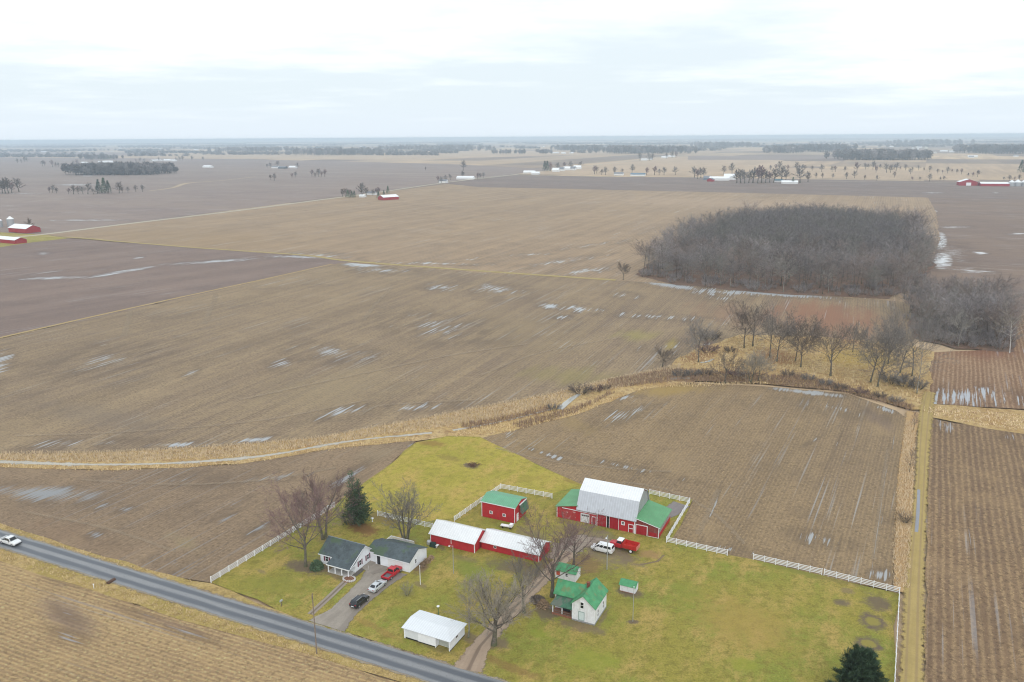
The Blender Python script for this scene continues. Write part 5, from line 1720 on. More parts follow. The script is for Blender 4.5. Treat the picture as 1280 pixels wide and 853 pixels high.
def conifer(px, H, Rb, seed, label, needle, tops=1, dens=1.0, dome=False, name='pine_tree', at=None, group=None):
    rng = random.Random(seed)
    tr, cr = MB(), MB()
    for s_ in range(tops):
        off = Vector((rng.gauss(0, .7), rng.gauss(0, .7), 0)) if tops > 1 else Vector((0, 0, 0))
        hh = H * (1 if s_ == 0 else .72 + .2 * rng.random())
        lean = Vector((rng.gauss(0, .1), rng.gauss(0, .1), 1)) if tops > 1 else Vector((0, 0, 1))
        tr.tube([off + Vector((0, 0, -.1)), off + lean * hh * .5, off + lean * hh * .95], [.22, .13, .03], 6, False)
        z = hh * .1
        while z < hh:
            f = z / hh
            rad = Rb * ((1 - f) ** .75) * (.7 + .5 * rng.random()) * (1 if f > .16 else .6 + 2.5 * f)
            if dome:
                rad = Rb * math.sqrt(max(0.02, 1 - f ** 2.6)) * (.85 + .25 * rng.random()) * min(1, .75 + 2 * f)
            nb = max(3, int((12 if dome else 8) * (1 - f) + (7 if dome else 3)))
            for k in range(nb):
                az = rng.random() * 6.283
                L = rad * (.65 + .5 * rng.random())
                d = Vector((math.cos(az), math.sin(az), rng.gauss(.12, .18) + (1.6 * f * f if dome else 0))).normalized()
                base = off + lean * z
                nn_ = max(4, int(L * 11 * dens))
                if dome:
                    L *= (1 - .35 * f)
                for q in range(nn_):
                    u = (.1 if dome else .25) + (.9 if dome else .75) * (q + rng.random()) / nn_
                    p = base + d * L * u + Vector((rng.gauss(0, .16), rng.gauss(0, .16), rng.gauss(0, .12)))
                    dd = (d + Vector((rng.gauss(0, .6), rng.gauss(0, .6), rng.gauss(.25, .45)))).normalized()
                    s2 = dd.orthogonal().normalized() * (.07 + .06 * rng.random())
                    i = len(cr.v)
                    l2 = .38 + .35 * rng.random()
                    cr.v += [tuple(p - s2), tuple(p + s2), tuple(p + dd * l2)]
                    cr.f.append((i, i + 1, i + 2))
                    cr.mi.append(0)
            z += (.22 if dome else .33) + .12 * rng.random()
    e = empty(name, at if at is not None else G(*px), rng.random() * 6, label, 'tree', group)
    tr.build('trunk', B_dark, e, smooth=True, fixn=False)
    cr.build('crown', needle, e, fixn=False)
    return e


conifer((449, 654), 13.8, 3.3, 12, 'ragged dark green pine with three leaning tops behind the white house', T_needle, 4, .55)
conifer((1071, 874), 8.9, 4.7, 8, 'rounded dense evergreen cut by the lower picture edge beside the fence', T_needle2, 1, 3.4, True, 'spruce_tree')
make_tree('shrub', (437, 655), 6.0, S_(BUSH, stems=22, lean=30, r=.06, spread=.8, tw=.016), 91, B_grey, T_grey, 'grey leafless thicket against the ragged pine', 'shrub')


def round_bush(px, Rr, H, seed, label, mat, cat='shrub', name='shrub', n=900, sz=.2, at=None, group=None):
    rng = random.Random(seed)
    cr = MB()
    for k in range(n):
        a, b_ = rng.random() * 6.283, math.acos(rng.random())
        r_ = .62 + .42 * rng.random()
        p = Vector((math.cos(a) * math.sin(b_) * Rr * r_, math.sin(a) * math.sin(b_) * Rr * r_, max(.02, math.cos(b_) * H * r_)))
        d = Vector((rng.gauss(0, 1), rng.gauss(0, 1), rng.gauss(.4, 1))).normalized()
        s_ = d.orthogonal().normalized() * sz * .5
        i = len(cr.v)
        cr.v += [tuple(p - s_), tuple(p + s_), tuple(p + d * sz * 1.6)]
        cr.f.append((i, i + 1, i + 2))
        cr.mi.append(0)
    e = empty(name, at if at is not None else G(*px), 0, label, cat, group)
    st = MB()
    for k in range(5):
        st.tube([(0, 0, -.05), (rng.gauss(0, .3) * Rr, rng.gauss(0, .3) * Rr, H * .6)], [.05, .02], 4, False)
    st.build('stem', B_dark, e)
    cr.build('foliage', mat, e, fixn=False)
    return e


round_bush((396, 711), 1.5, 1.9, 3, 'round dark evergreen bush at the corner of the white house', T_needle, n=1500)
round_bush((679, 758), 1.3, 1.3, 6, 'low brown bush beside the old house porch', T_weed, n=500)
round_bush((672, 752), 1.6, 1.1, 7, 'brownish low shrub on the corner by the stone path', T_brown, n=600)
for i, (px, rr, lb) in enumerate([((528, 708), .75, 'brown dried flowers by the garage wing, first clump from the driveway'), ((534, 703), .85, 'tall clump of brown dried flowers midway along the garage wing wall'), ((539, 699), .7, 'small brown clump at the back corner of the garage wing')]):
    round_bush(px, rr, .9, 60 + i, lb, T_weed, 'dry plant', 'dry_plant', 260, .16, group='dried flowers along the garage wing')

# creek trees, each its own shape
CG = 'bare trees along the creek meadow'
creek = [((873, 453), 18.0, OAK, B_grey, T_grey, 'gnarled bare tree at the head of the creek meadow, low branches on one side'),
         ((828, 459), 8.0, S_(ROUND, r=.2), B_dark, T_brown, 'small bushy bare tree alone on the edge of the big stubble field'),
         ((930, 435), 19.0, S_(ROUND, r=.3), B_dark, T_brown, 'broad bare tree nearest the gnarled one across the brown grass'),
         ((941, 433), 18.0, S_(OAK, r=.38), B_dark, T_brown, 'dark bare tree touching the crown of its broad neighbour'),
         ((962, 447), 21.0, S_(SLIM, r=.25), B_grey, T_grey, 'narrow grey tree with drooping side twigs beside the dark pair'),
         ((971, 452), 20.0, S_(OAK, r=.33), B_grey, T_grey, 'grey bare tree leaning against the narrow one'),
         ((994, 452), 17.5, S_(OAK, r=.28), B_grey, T_brown, 'upright bare tree, rear of the close pair in the yellow meadow'),
         ((1001, 459), 18.5, S_(OAK, r=.33), B_grey, T_brown, 'bare oak, front of the close pair in the yellow meadow'),
         ((1038, 470), 20.0, S_(OAK, r=.46), B_grey, T_brown, 'stout lone oak standing in the middle of the yellow meadow'),
         ((1088, 478), 19.5, S_(OAK, r=.36), B_grey, T_grey, 'grey oak between the lone oak and the tangled clump'),
         ((1097, 484), 19.0, S_(OAK, r=.38), B_grey, T_grey, 'front oak of the tangled clump with a leaning stem'),
         ((1066, 440), 12.0, S_(ROUND, r=.2), B_grey, T_grey, 'thin low tree behind the lone oak'),
         ((1110, 455), 20.0, S_(ROUND, r=.3), B_grey, T_grey, 'round grey tree deep in the tangled clump'),
         ((1125, 466), 22.0, S_(ROUND, r=.34), B_grey, T_grey, 'tall rounded grey tree in the tangled clump'),
         ((1140, 470), 24.0, S_(ROUND, r=.3), B_grey, T_grey, 'tallest grey tree of the tangled clump, next to the corn rows'),
         ((1146, 492), 19.0, S_(SLIM, r=.2), B_pale, T_grey, 'pale slim tree at the meadow corner by the lane'),
         ((906, 479), 13.0, S_(ROUND, r=.28), B_dark, T_brown, 'bare tree on the creek bank behind the barn field'),
         ((938, 478), 12.0, S_(ROUND, r=.26, stems=2, lean=10, spread=.3), B_grey, T_pale, 'pale twin-stemmed tree on the creek bank'),
         ((948, 476), 10.0, S_(ROUND, r=.2), B_grey, T_pale, 'shorter pale tree crowding the twin-stemmed one'),
         ((779, 350), 13.0, S_(ROUND, r=.22), B_dark, T_brown, 'single bare tree near the corner of the large wood'),
         ((1137, 590), 7.5, S_(SLIM, r=.08, tw=.012), B_dark, T_brown, 'slender bare tree in the weed strip beside the lane'),
         ((1142, 537), 6.5, S_(SLIM, r=.08, tw=.012), B_dark, T_pink, 'thin reddish sapling near the top of the weed strip')]
for i, (px, H, sp, bk, tw, lb) in enumerate(creek):
    make_tree('bare_tree', px, H * (1.22 if 400 < px[1] < 500 else 1), S_(sp, tw=sp['tw'] * (1.25 if px[1] < 500 else 1), **(dict(ratio=[1.6, .5, .46, .5], ang=[58, 44, 42, 42]) if sp.get('n') == ROUND['n'] and px[1] < 500 else {})), 200 + i * 7, bk, tw, lb, group=CG if 400 < px[1] < 500 else None)
make_tree('shrub', (1131, 653), 3.0, S_(BUSH, stems=18, lean=42, tw=.014, r=.03), 301, B_dark, T_brown, 'dark leafless shrub in the tan weed strip', 'shrub')
BG = 'leafless shrubs along the creek'
bushes = [((692, 512), 2.6, 'grey rounded shrub on the near side of the icy creek bend'), ((726, 492), 4.0, 'olive leafless shrub above the icy creek bend'), ((745, 489), 2.6, 'purple-grey shrub next to the olive one'), ((757, 487), 2.2, 'low end shrub of the pair by the icy bend'),
          ((850, 471), 3.2, 'grey shrub overhanging the small ice patch'), ((866, 470), 3.2, 'second grey shrub over the small ice patch'), ((882, 469), 3.0, 'grey shrub between the ice patch and the bank tree'), ((920, 470), 3.4, 'purplish shrub between the two bank trees'), ((985, 470), 3.0, 'brown shrub behind the pale twin tree'),
          ((1010, 475), 2.6, 'dark shrub at the foot of the meadow brush'), ((1032, 482), 3.0, 'dark brown shrub below the lone oak'), ((1050, 487), 2.6, 'low dark shrub in the brush band'), ((1075, 492), 2.6, 'brown shrub in front of the grey oak'), ((1100, 497), 2.6, 'rusty shrub before the tangled clump'), ((1120, 503), 2.4, 'last low shrub before the lane'), ((1147, 486), 4.0, 'dark shrub at the foot of the pale slim tree'),
          ((887, 425), 5.0, 'tangle of grey brush beside the gnarled tree'), ((884, 440), 4.5, 'dense olive brush under the gnarled tree'), ((912, 440), 3.0, 'rusty brush under the broad bare tree'), ((1115, 478), 5.0, 'grey undergrowth inside the tangled clump'), ((1130, 482), 5.0, 'tall undergrowth beside the corn rows')]
bp = {}
for i, (px, H, lb) in enumerate(bushes):
    k = i % 5
    tw = [T_grey, T_brown, T_pink, T_brown, T_grey][k]
    if k not in bp:
        bp[k] = make_tree('shrub', px, 3.2, S_(BUSH, stems=20, lean=40, r=.04, spread=.9, tw=.034), 400 + k, B_dark, tw, lb, 'shrub', BG)
        o = bp[k]
    else:
        o = copy_tree(bp[k], lb)
        o.location = G(*px)
    o.rotation_euler = (0, 0, i * 1.3)
    o.scale = (H / 3.2 * 1.25, H / 3.2 * 1.25, H / 3.2)

# ------------------------------------------------------------------ the woods
rng = random.Random(77)


def in_poly(x, y, P):
    c_ = False
    j = len(P) - 1
    for i in range(len(P)):
        if ((P[i][1] > y) != (P[j][1] > y)) and (x < (P[j][0] - P[i][0]) * (y - P[i][1]) / (P[j][1] - P[i][1]) + P[i][0]):
            c_ = not c_
        j = i
    return c_


def scatter(P, sp, rng):
    xs, ys = [p[0] for p in P], [p[1] for p in P]
    out = []
    y = min(ys)
    while y < max(ys):
        x = min(xs)
        while x < max(xs):
            q = (x + rng.uniform(-.45, .45) * sp, y + rng.uniform(-.45, .45) * sp)
            if in_poly(q[0], q[1], P):
                out.append(q)
            x += sp
        y += sp
    return out


def edge_dist(q, P):
    best = 1e9
    for i in range(len(P)):
        a, b_ = Vector(P[i]), Vector(P[(i + 1) % len(P)])
        t_ = max(0, min(1, (Vector(q) - a).dot(b_ - a) / (b_ - a).length_squared))
        best = min(best, (a + (b_ - a) * t_ - Vector(q)).length)
    return best


WOODP = [(86, 533), (105, 495), (150, 471), (196, 455), (222, 442), (298, 560), (380, 736), (352, 855), (263, 862), (146, 694)]
WG_ = 'bare trees of the large wood'
WL = 'bare grey tree standing in the large dense wood'
protos = []
for k in range(7):
    H = [24, 22, 25, 23, 21, 24, 22][k]
    l, tw = grow_tree(500 + k, H, S_(WOODT, r=.2 + .02 * (k % 4), start=[.40 + .06 * (k % 3), .2, .1], n=[12 + 2 * (k % 3), 8, 9 + k % 2]))
    protos.append((l.mesh('wood_trunk', [B_grey, B_pale, B_grey, B_dark, B_pale, B_dark, B_pale][k], True, False), tw.mesh('wood_crown', [T_wood, T_wood2, T_wood3, T_wood4, T_wood2, T_wood, T_wood3][k], False, False), H))


def place_wood(q, k, s_, label, group):
    e = empty('woodland_tree', (q[0], q[1], 0), rng.random() * 6.28, label, 'tree', group)
    e.scale = (s_ * 1.05, s_ * 1.05, s_)
    for nm, me in (('trunk', protos[k][0]), ('crown', protos[k][1])):
        o_ = bpy.data.objects.new(nm, me)
        COL.objects.link(o_)
        o_.parent = e


pts = scatter(WOODP, 10.5, rng)
pts.sort(key=lambda q: (math.hypot(q[0], q[1]) if edge_dist(q, WOODP) < 16 else 400 + math.hypot(q[0], q[1])))
near, rest = pts[:245], pts[245:]
for q in near:
    place_wood(q, rng.choice([0, 1, 2, 3, 4, 5, 0, 2, 6]), rng.uniform(.66, 1.22), WL, WG_)


def merged(name, items, mats, label):
    """many trees as one mass; items: (mesh, matrix, material slot)"""
    import numpy as np
    cache = {}
    V, F, MI, n0 = [], [], [], 0
    for me, M_, sl_ in items:
        if me.name not in cache:
            co = np.empty(len(me.vertices) * 3)
            me.vertices.foreach_get('co', co)
            cache[me.name] = (co.reshape(-1, 3), [tuple(p.vertices) for p in me.polygons])
        co, fs = cache[me.name]
        A = np.array(M_)
        V.append(co @ A[:3, :3].T + A[:3, 3])
        F += [tuple(i + n0 for i in f) for f in fs]
        MI += [sl_] * len(fs)
        n0 += len(co)
    me = bpy.data.meshes.new(name)
    me.from_pydata(np.concatenate(V).tolist(), [], F)
    for m_ in mats:
        me.materials.append(m_)
    me.polygons.foreach_set('material_index', MI)
    o_ = bpy.data.objects.new(name, me)
    COL.objects.link(o_)
    return tag(o_, label, None, None, 'stuff')


print('wood trees', len(pts), 'mass', len(rest))
lite = []
for k in range(4):
    l, tw = grow_tree(560 + k, 23, S_(WOODT, n=[14, 7, 7], tube=0, tw=.065))
    lite.append((l.mesh('lite_trunk', B_dark, True, False), tw.mesh('lite_crown', T_wood, False, False)))
its = []
for q in rest:
    k = rng.randrange(4)
    M_ = Matrix.Translation((q[0], q[1], 0)) @ Matrix.Rotation(rng.random() * 6.28, 4, 'Z') @ Matrix.Scale(rng.uniform(.85, 1.12), 4)
    its += [(lite[k][0], M_, 0), (lite[k][1], M_, 1 if rng.random() < .6 else 2)]
if its:
    merged('wood_interior', its, [B_dark, T_wood, T_wood2], 'inner trees of the large wood')
# undergrowth of both woods
ug = []
um = grow_tree(590, 4.5, S_(BUSH, stems=12, lean=30, r=.05, spread=1.6, tw=.05))
um = um[0].mesh('under_stem', B_dark, False, False), um[1].mesh('under_twig', T_wood, False, False)
WOODS2 = [G(*p).to_2d() for p in [(1134, 400), (1152, 424), (1196, 434), (1266, 438), (1260, 392), (1195, 368), (1140, 372)]]
WOODS2 = [(p.x, p.y) for p in WOODS2]
for q in scatter(WOODP, 9.5, rng) + scatter(WOODS2, 5, rng):
    if edge_dist(q, WOODP) < 26 or in_poly(q[0], q[1], WOODS2):
        M_ = Matrix.Translation((q[0], q[1], 0)) @ Matrix.Rotation(rng.random() * 6.28, 4, 'Z') @ Matrix.Scale(rng.uniform(.4, 1.25), 4)
        ug += [(um[0], M_, 0), (um[1], M_, 1)]
merged('undergrowth', ug, [B_dark, T_wood], 'leafless undergrowth of the woods')
pts2 = scatter(WOODS2, 8.2, rng)
print('small wood', len(pts2))
for q in pts2[:52]:
    place_wood(q, rng.choice([0, 2, 3, 5, 1]), rng.uniform(.78, .98), 'bare grey tree in the small wood beside the red corn rows', 'bare trees of the small wood')
# pale sycamores at the edge of the small wood
l, tw = grow_tree(611, 22, S_(WOODT, r=.2))
for px, lb in (((1262, 441), 'white-barked tree at the outer corner of the small wood'), ((1195, 400), 'white-barked tree in the front row of the small wood'), ((1216, 402), 'pale-barked tree deep in the small wood')):
    e = empty('bare_tree', G(*px), rng.random() * 6, lb, 'tree')
    l.build('trunk', B_white, e, smooth=True, fixn=False)
    tw.build('crown', T_pale, e, fixn=False)
# ------------------------------------------------------------------ reeds, weeds and brush along the creek
def tufts(name, polys, sp, h, w, mat, seed, label, k=3, hv=.4, ground=False):
    rng_ = random.Random(seed)
    m_ = MB()
    for P in polys:
        Q = [(p.x, p.y) for p in (G(*q) for q in P)] if not ground else P
        for q in scatter(Q, sp, rng_):
            hh = h * rng_.uniform(1 - hv, 1 + hv)
            for j in range(k):
                a = rng_.random() * 6.283
                dx_, dy_ = math.cos(a) * w * .5, math.sin(a) * w * .5
                ox, oy = rng_.gauss(0, sp * .35), rng_.gauss(0, sp * .35)
                lx, ly = rng_.gauss(0, hh * .3), rng_.gauss(0, hh * .3)
                i = len(m_.v)
                x_, y_ = q[0] + ox, q[1] + oy
                m_.v += [(x_ - dx_, y_ - dy_, -.05), (x_ + dx_, y_ + dy_, -.05), (x_ + lx, y_ + ly, hh)]
                m_.f.append((i, i + 1, i + 2))
                m_.mi.append(0)
    o_ = m_.build(name, mat, fixn=False)
    return tag(o_, label, None, None, 'stuff')


T_reed = twig_mat('reed_stems', (.66, .52, .35), .25)
T_rust = twig_mat('rusty_stems', (.34, .235, .165), .35)
T_gold = twig_mat('dry_grass_stems', (.54, .41, .235), .3)
NB = [(-320, 570), (0, 566), (150, 564), (300, 555), (400, 546), (480, 531), (560, 516), (690, 491), (760, 474), (850, 455), (855, 466), (760, 488), (718, 494), (690, 506), (600, 527), (540, 536), (480, 543), (400, 556), (300, 571), (150, 578), (0, 575), (-320, 577)]
SB = [(-320, 581), (0, 580), (140, 585), (300, 578), (420, 558), (522, 547), (522, 550), (420, 562), (300, 581), (140, 589), (0, 584), (-320, 584)]
SB2 = [(560, 541), (640, 528), (690, 516), (760, 497), (850, 479), (960, 478), (960, 480), (850, 484), (800, 486), (722, 518), (640, 539), (570, 546)]
tufts('reeds', [NB], .8, .62, .24, T_reed, 1, 'tan dead reeds along the creek', 5, .35)
tufts('reeds', [SB, SB2], .9, .55, .35, T_gold, 2, 'short dry grass on the near creek bank', 2)
BR1 = [(575, 531), (640, 520), (690, 507), (690, 514), (640, 526), (585, 538)]
BR2 = [(1000, 468), (1060, 484), (1120, 500), (1142, 508), (1140, 514), (1110, 505), (1050, 490), (960, 480), (960, 470)]
BR3 = [(760, 476), (830, 463), (850, 462), (960, 468), (960, 478), (850, 476), (760, 486)]
BR4 = [(640, 530), (720, 510), (760, 492), (770, 490), (720, 516), (650, 537)]
tufts('brush', [BR1, BR2, BR3, BR4], .85, 1.1, .22, T_rust, 3, 'rusty brown weeds along the creek', 4, .6)
CM = [(846, 450), (872, 438), (925, 420), (1020, 422), (1130, 434), (1150, 450), (1152, 505), (1120, 500), (1060, 482), (1000, 466), (930, 464), (850, 462)]
tufts('meadow_tufts', [CM], 1.9, .7, .5, T_gold, 4, 'tussocks of dry golden grass in the creek meadow', 2, .6)
WS = [(1132, 528), (1144, 524), (1142, 600), (1139, 670), (1135, 735), (1118, 733), (1116, 700), (1121, 625)]
tufts('weeds', [WS], .55, .65, .16, T_reed, 5, 'dead tan weeds between the field and the lane', 3, .6)
RB = [(1155, 510), (1200, 511), (1300, 521), (1500, 538), (1500, 556), (1300, 541), (1230, 532), (1155, 517)]
tufts('weeds', [RB], 1.5, .5, .35, T_reed, 6, 'dead grass on the creek bank beyond the lane', 3, .6)
VG = [(-200, 598), (0, 655), (130, 697), (240, 727), (262, 733), (130, 702), (0, 660), (-200, 604)]
VG2 = [(-60, 671), (0, 688), (260, 770), (480, 842), (520, 856), (260, 782), (120, 737), (0, 699), (-60, 681)]
tufts('roadside_grass', [VG, VG2], .55, .3, .2, T_gold, 7, 'dry yellow grass on the road verges', 2, .6)

# ------------------------------------------------------------------ distant farms and trees
RF = paint('far_white_roof', (.80, .81, .82), .5, .04)
WF = paint('far_white_wall', (.74, .74, .73), .6, .05)
GF = paint('far_grey_roof', (.20, .21, .23), .7, .1)
RW = paint('far_red_wall', (.40, .04, .05), .7, .1, lines=(0, .5, -.02))


def far_building(px, L, D, he, hr, ang, wall, roof, label, name='farm_building', cat='building', group=None, z=-.6):
    p = G(*px, z)
    e = empty(name, p, R(ang), label, cat, group)
    gable_walls(L, D, he, hr, x0=-L / 2, y0=0).build('wall', wall, e)
    gable_roof(L, D, he, hr, x0=-L / 2, y0=0, ov=.4, oe=.4, th=.15).build('roof', roof, e)
    return e


# red barns at the picture's left
e = far_building((22, 291), 30, 15, 4.4, 7.6, -28, RW, RF, 'red barn with white roof across the fields, larger of two', 'red_barn', 'barn', z=-.1)
trim_box(e, 'sliding_door', [('F', 0, -4, 0, .1, 3.6, .004, .1)], M_red_door)
e = far_building((5, 304), 34, 11, 3.4, 5.2, -28, RW, RF, 'long low red shed in front of the larger distant red barn', 'red_shed', 'shed', z=-.1)
trim_box(e, 'sliding_door', [('F', 0, 5, 9, .1, 2.8, .004, .1)], M_red_door)
def bin_(px, r, h, label, z=-.3, group=None):
    e_ = empty('grain_bin', G(*px, z), 0, label, 'grain bin', group)
    MB().lathe([(r, 0), (r, h)], (0, 0, 0), 20).build('wall', M_grey, e_)
    MB().lathe([(r + .15, h), (r * .3, h + r * .6), (r * .25, h + r * .75), (.05, h + r * .8)], (0, 0, 0), 20).build('roof', RF, e_)
    return e_
bin_((14, 283), 3.6, 8, 'tall pale grain bin behind the larger distant red barn')
bin_((-2, 284), 4.5, 7, 'squat pale grain bin at the very picture edge')
# red barn by the far road
e = far_building((489, 250), 27, 16, 4.2, 7.2, 40, RW, RF, 'red barn with white roof beside a clump of trees on the far road', 'red_barn', 'barn', z=-.1)
trim_box(e, 'sliding_door', [('F', 0, -3, 1, .1, 3.6, .004, .1)], M_red_door)
far_building((463, 244), 16, 10, 3, 5.5, -20, WF, GF, 'grey-roofed farmhouse among trees near the red barn', 'farmhouse', 'house', z=-.1)
far_building((452, 247), 9, 7, 2.6, 4.4, -20, WF, RF, 'small white outbuilding among the trees by the red barn', z=-.1)
# farm on the right
e = far_building((1220, 232), 20, 30, 6.5, 11.5, 75, RW, RF, 'tall red barn with bright white gable doors far across the fields', 'red_barn', 'barn', z=-.2)
trim_box(e, 'white_door', [('L', -10, 11, 19, .1, 5.5, .004, .15)], M_white)
far_building((1245, 233), 50, 16, 4.4, 7.0, -14, RW, RF, 'long red shed with white roof beside the tall red barn', 'red_shed', 'shed', z=-.2)
for k, (x, r_, lb) in enumerate([(1264, 5, 'first grain bin from the long red shed'), (1271.5, 6, 'middle grain bin beyond the long red shed'), (1280, 6, 'grain bin farthest from the long red shed')]):
    bin_((x, 233), r_, 7, lb, -.2, 'grain bins by the far red barn')
far_building((899, 226), 40, 18, 4.5, 8, -16, WF, RF, 'large white shed at the farm by the leafless row', z=-.2)
far_building((912, 225), 24, 22, 7, 12, -16, WF, RF, 'tall white barn at the farm by the leafless row', z=-.2)
far_building((892, 227), 14, 12, 4, 7, 60, RW, GF, 'small red barn at the farm by the leafless row', z=-.2)
far_building((884, 225), 16, 14, 4, 8, -16, paint('blue_grey_wall', (.18, .24, .30), .6, .1), GF, 'blue-grey shed beside the small distant red barn', z=-.2)
far_building((797, 220.5), 34, 14, 4, 7, -16, WF, paint('far_blue_roof', (.12, .20, .27), .6, .1), 'white building with blue roof, longer of two on the cross road', z=-.2)
far_building((773, 219.5), 22, 14, 4, 7, -16, WF, GF, 'white house on the cross road', 'farmhouse', 'house', z=-.2)
far_building((987, 230), 30, 12, 3.4, 6, -16, WF, RF, 'low white house beside a dark spruce near the wood', 'farmhouse', 'house', z=-.2)
far_building((973, 228), 16, 12, 3.4, 6, -16, WF, paint('far_teal_roof', (.10, .20, .25), .6, .1), 'house with blue-green roof half hidden by trees', 'farmhouse', 'house', z=-.2)
for k, (x, y, L) in enumerate([(694, 215, 18), (701, 214, 16), (708, 213, 20), (715, 213, 18), (721, 211.5, 22)]):
    far_building((x, y), L, 14, 5, 10, -20, WF, GF if k % 2 else RF, 'white house in the tight distant row beside a dark tree', 'farmhouse', 'house', 'white houses of the distant row', z=-.4)
for k, (x, y, L, lb) in enumerate([(661, 217, 30, 'pale low building at the road fork'), (669, 218.5, 20, 'small pale shed at the road fork'), (553, 229, 16, 'grey-roofed house on the far road bend'), (581, 224.5, 40, 'long white shed on the far road bend'), (343, 210.5, 22, 'pale building with dark shed in the dark fields'), (365, 210.5, 24, 'white-roofed building at the end of the dark fields farm'), (352, 211, 26, 'dark blue shed in the dark fields')]):
    far_building((x, y), L, 14, 4, 7, -16, WF if k != 6 else paint('far_dark_wall', (.05, .07, .09), .6), GF if k in (2, 4, 6) else RF, lb, z=-.4)

# many more, too small for detail
rng = random.Random(9)
G1 = 'white farm buildings scattered over the distant plain'
FB = [(54, 190.5), (100, 190), (116, 188.5), (140, 190), (104, 205), (127, 204), (135, 203.5), (197, 202), (210, 201.5), (216, 202), (258, 210), (178, 189), (170, 190), (245, 188), (265, 190), (482, 191), (494, 191.5), (508, 191), (452, 184), (485, 185), (578, 183), (600, 184),
      (693, 192), (704, 192.5), (716, 192), (672, 183), (680, 184), (740, 179), (870, 186), (852, 186), (940, 180), (1142, 186), (1149, 185), (1146, 187.5), (1180, 190), (1190, 190.5), (1171, 192), (1216, 197), (1214, 197.5), (1270, 196), (1100, 180), (1115, 184), (1060, 178.5), (1240, 178), (985, 189), (960, 188),
      (1030, 186), (1040, 181), (805, 201), (812, 200), (830, 198), (838, 197), (790, 184), (300, 188), (330, 186), (30, 184), (410, 180), (540, 178), (640, 181), (1000, 181), (1200, 184), (880, 181), (150, 186), (200, 187)]
fb0 = []
for k in range(4):
    L, D = [(30, 16), (44, 18), (22, 14), (60, 20)][k]
    e = far_building((640, 200), L, D, 5, 9, 0, WF if k != 3 else paint('far_beige_wall', (.6, .58, .54), .6), RF if k != 2 else GF, 'pale farm building far out on the hazy plain', 'farm_building', 'building', G1)
    fb0.append(e)
used = [False] * 4
for x, y in FB:
    k = rng.randrange(4)
    if not used[k]:
        o_ = fb0[k]
        used[k] = True
    else:
        o_ = copy_tree(fb0[k])
    o_.location = G(x, y, -.6)
    o_.rotation_euler = (0, 0, R(rng.choice([-26, 63, -16, 20])))
    o_.scale = (.8, .8, .85)

# single trees far off
fp_ = []
for k in range(5):
    l, tw = grow_tree(700 + k, 15, FAR)
    fp_.append((l.mesh('far_trunk', B_dark, False, False), tw.mesh('far_crown', [T_brown, T_grey, T_brown, T_pink, T_grey][k], False, False)))
ev = []
for k in range(2):
    rr_ = random.Random(k)
    cr = MB()
    for j in range(420):
        f = rr_.random() ** .8
        a = rr_.random() * 6.283
        r_ = (1 - f) * 3.4 * (.6 + .4 * rr_.random())
        p = Vector((math.cos(a) * r_, math.sin(a) * r_, .6 + f * 11.5))
        d = Vector((math.cos(a), math.sin(a), rr_.gauss(-.1, .5))).normalized()
        s_ = Vector((-d.y, d.x, rr_.gauss(0, .3))) * .45
        i = len(cr.v)
        cr.v += [tuple(p - s_), tuple(p + s_), tuple(p + d * 1.2)]
        cr.f.append((i, i + 1, i + 2))
        cr.mi.append(0)
    tr = MB().tube([(0, 0, -.1), (0, 0, 9)], [.25, .05], 5, False)
    ev.append((tr.mesh('far_trunk', B_dark, False, False), cr.mesh('far_crown', [T_needle, T_needle2][k], False, False)))


def far_tree(px, H, label, group, k=None, evergreen=False, z=-.4, name='bare_tree'):
    e_ = empty('evergreen_tree' if evergreen else name, G(*px, z), rng.random() * 6.28, label, 'tree', group)
    pr_ = ev[rng.randrange(2)] if evergreen else fp_[rng.randrange(5) if k is None else k]
    s_ = H / (12.1 if evergreen else 15.0)
    e_.scale = (s_ * (1 if evergreen else 1.45), s_ * (1 if evergreen else 1.45), s_)
    for nm, me in (('trunk', pr_[0]), ('crown', pr_[1])):
        o_ = bpy.data.objects.new(nm, me)
        COL.objects.link(o_)
        o_.parent = e_


def row(px_list, label, group, H=14, hv=.25, **kw):
    for p in px_list:
        far_tree(p, H * (.85 if 'open row' in label or 'low grey' in label else 1.15) * rng.uniform(1 - hv, 1 + hv), label, group, **kw)


row([(428, 246), (432, 246.5), (438, 246), (466, 245), (470, 244), (474, 243.5), (458, 245)], 'bare tree in the clump beside the red barn on the far road', 'trees around the far road barn', 12)
far_tree((453, 247), 24, 'tallest bare tree of the clump beside the red barn on the far road', 'trees around the far road barn')
row([(435, 248), (440, 248), (443, 247), (473, 248), (480, 246), (485, 242.5)], 'dark evergreen in the clump beside the red barn on the far road', 'evergreens around the far road barn', 11, evergreen=True)
row([(548, 228), (552, 229), (557, 227), (563, 225), (597, 224), (600, 223.5), (604, 223), (578, 222)], 'bare tree near the houses on the far road bend', 'trees at the far road bend', 12)
far_tree((579, 221.5), 13, 'low bare tree right behind the long white shed on the far road bend', None)
far_tree((579, 213.5), 30, 'tall lone bare tree far beyond the long white shed at the road bend', None)
row([(62, 241), (66, 241), (71, 242), (86, 243), (92, 243), (98, 243), (104, 243), (110, 243), (117, 243), (122, 242), (153, 241), (149, 242), (160, 241), (170, 240), (178, 240)], 'bare tree in the broken hedgerow across the dark fields', 'trees of the broken hedgerow', 14, .35)
row([(124, 242), (131, 242), (136, 242)], 'dark evergreen in the broken hedgerow across the dark fields', 'evergreens of the broken hedgerow', 19, evergreen=True)
row([(-6, 242), (-1, 242), (3, 242), (7, 242), (11, 242), (15, 241.5), (24, 240), (-14, 242)], 'bare tree in the dark clump at the picture edge above the red barns', 'clump above the red barns', 22, .2)
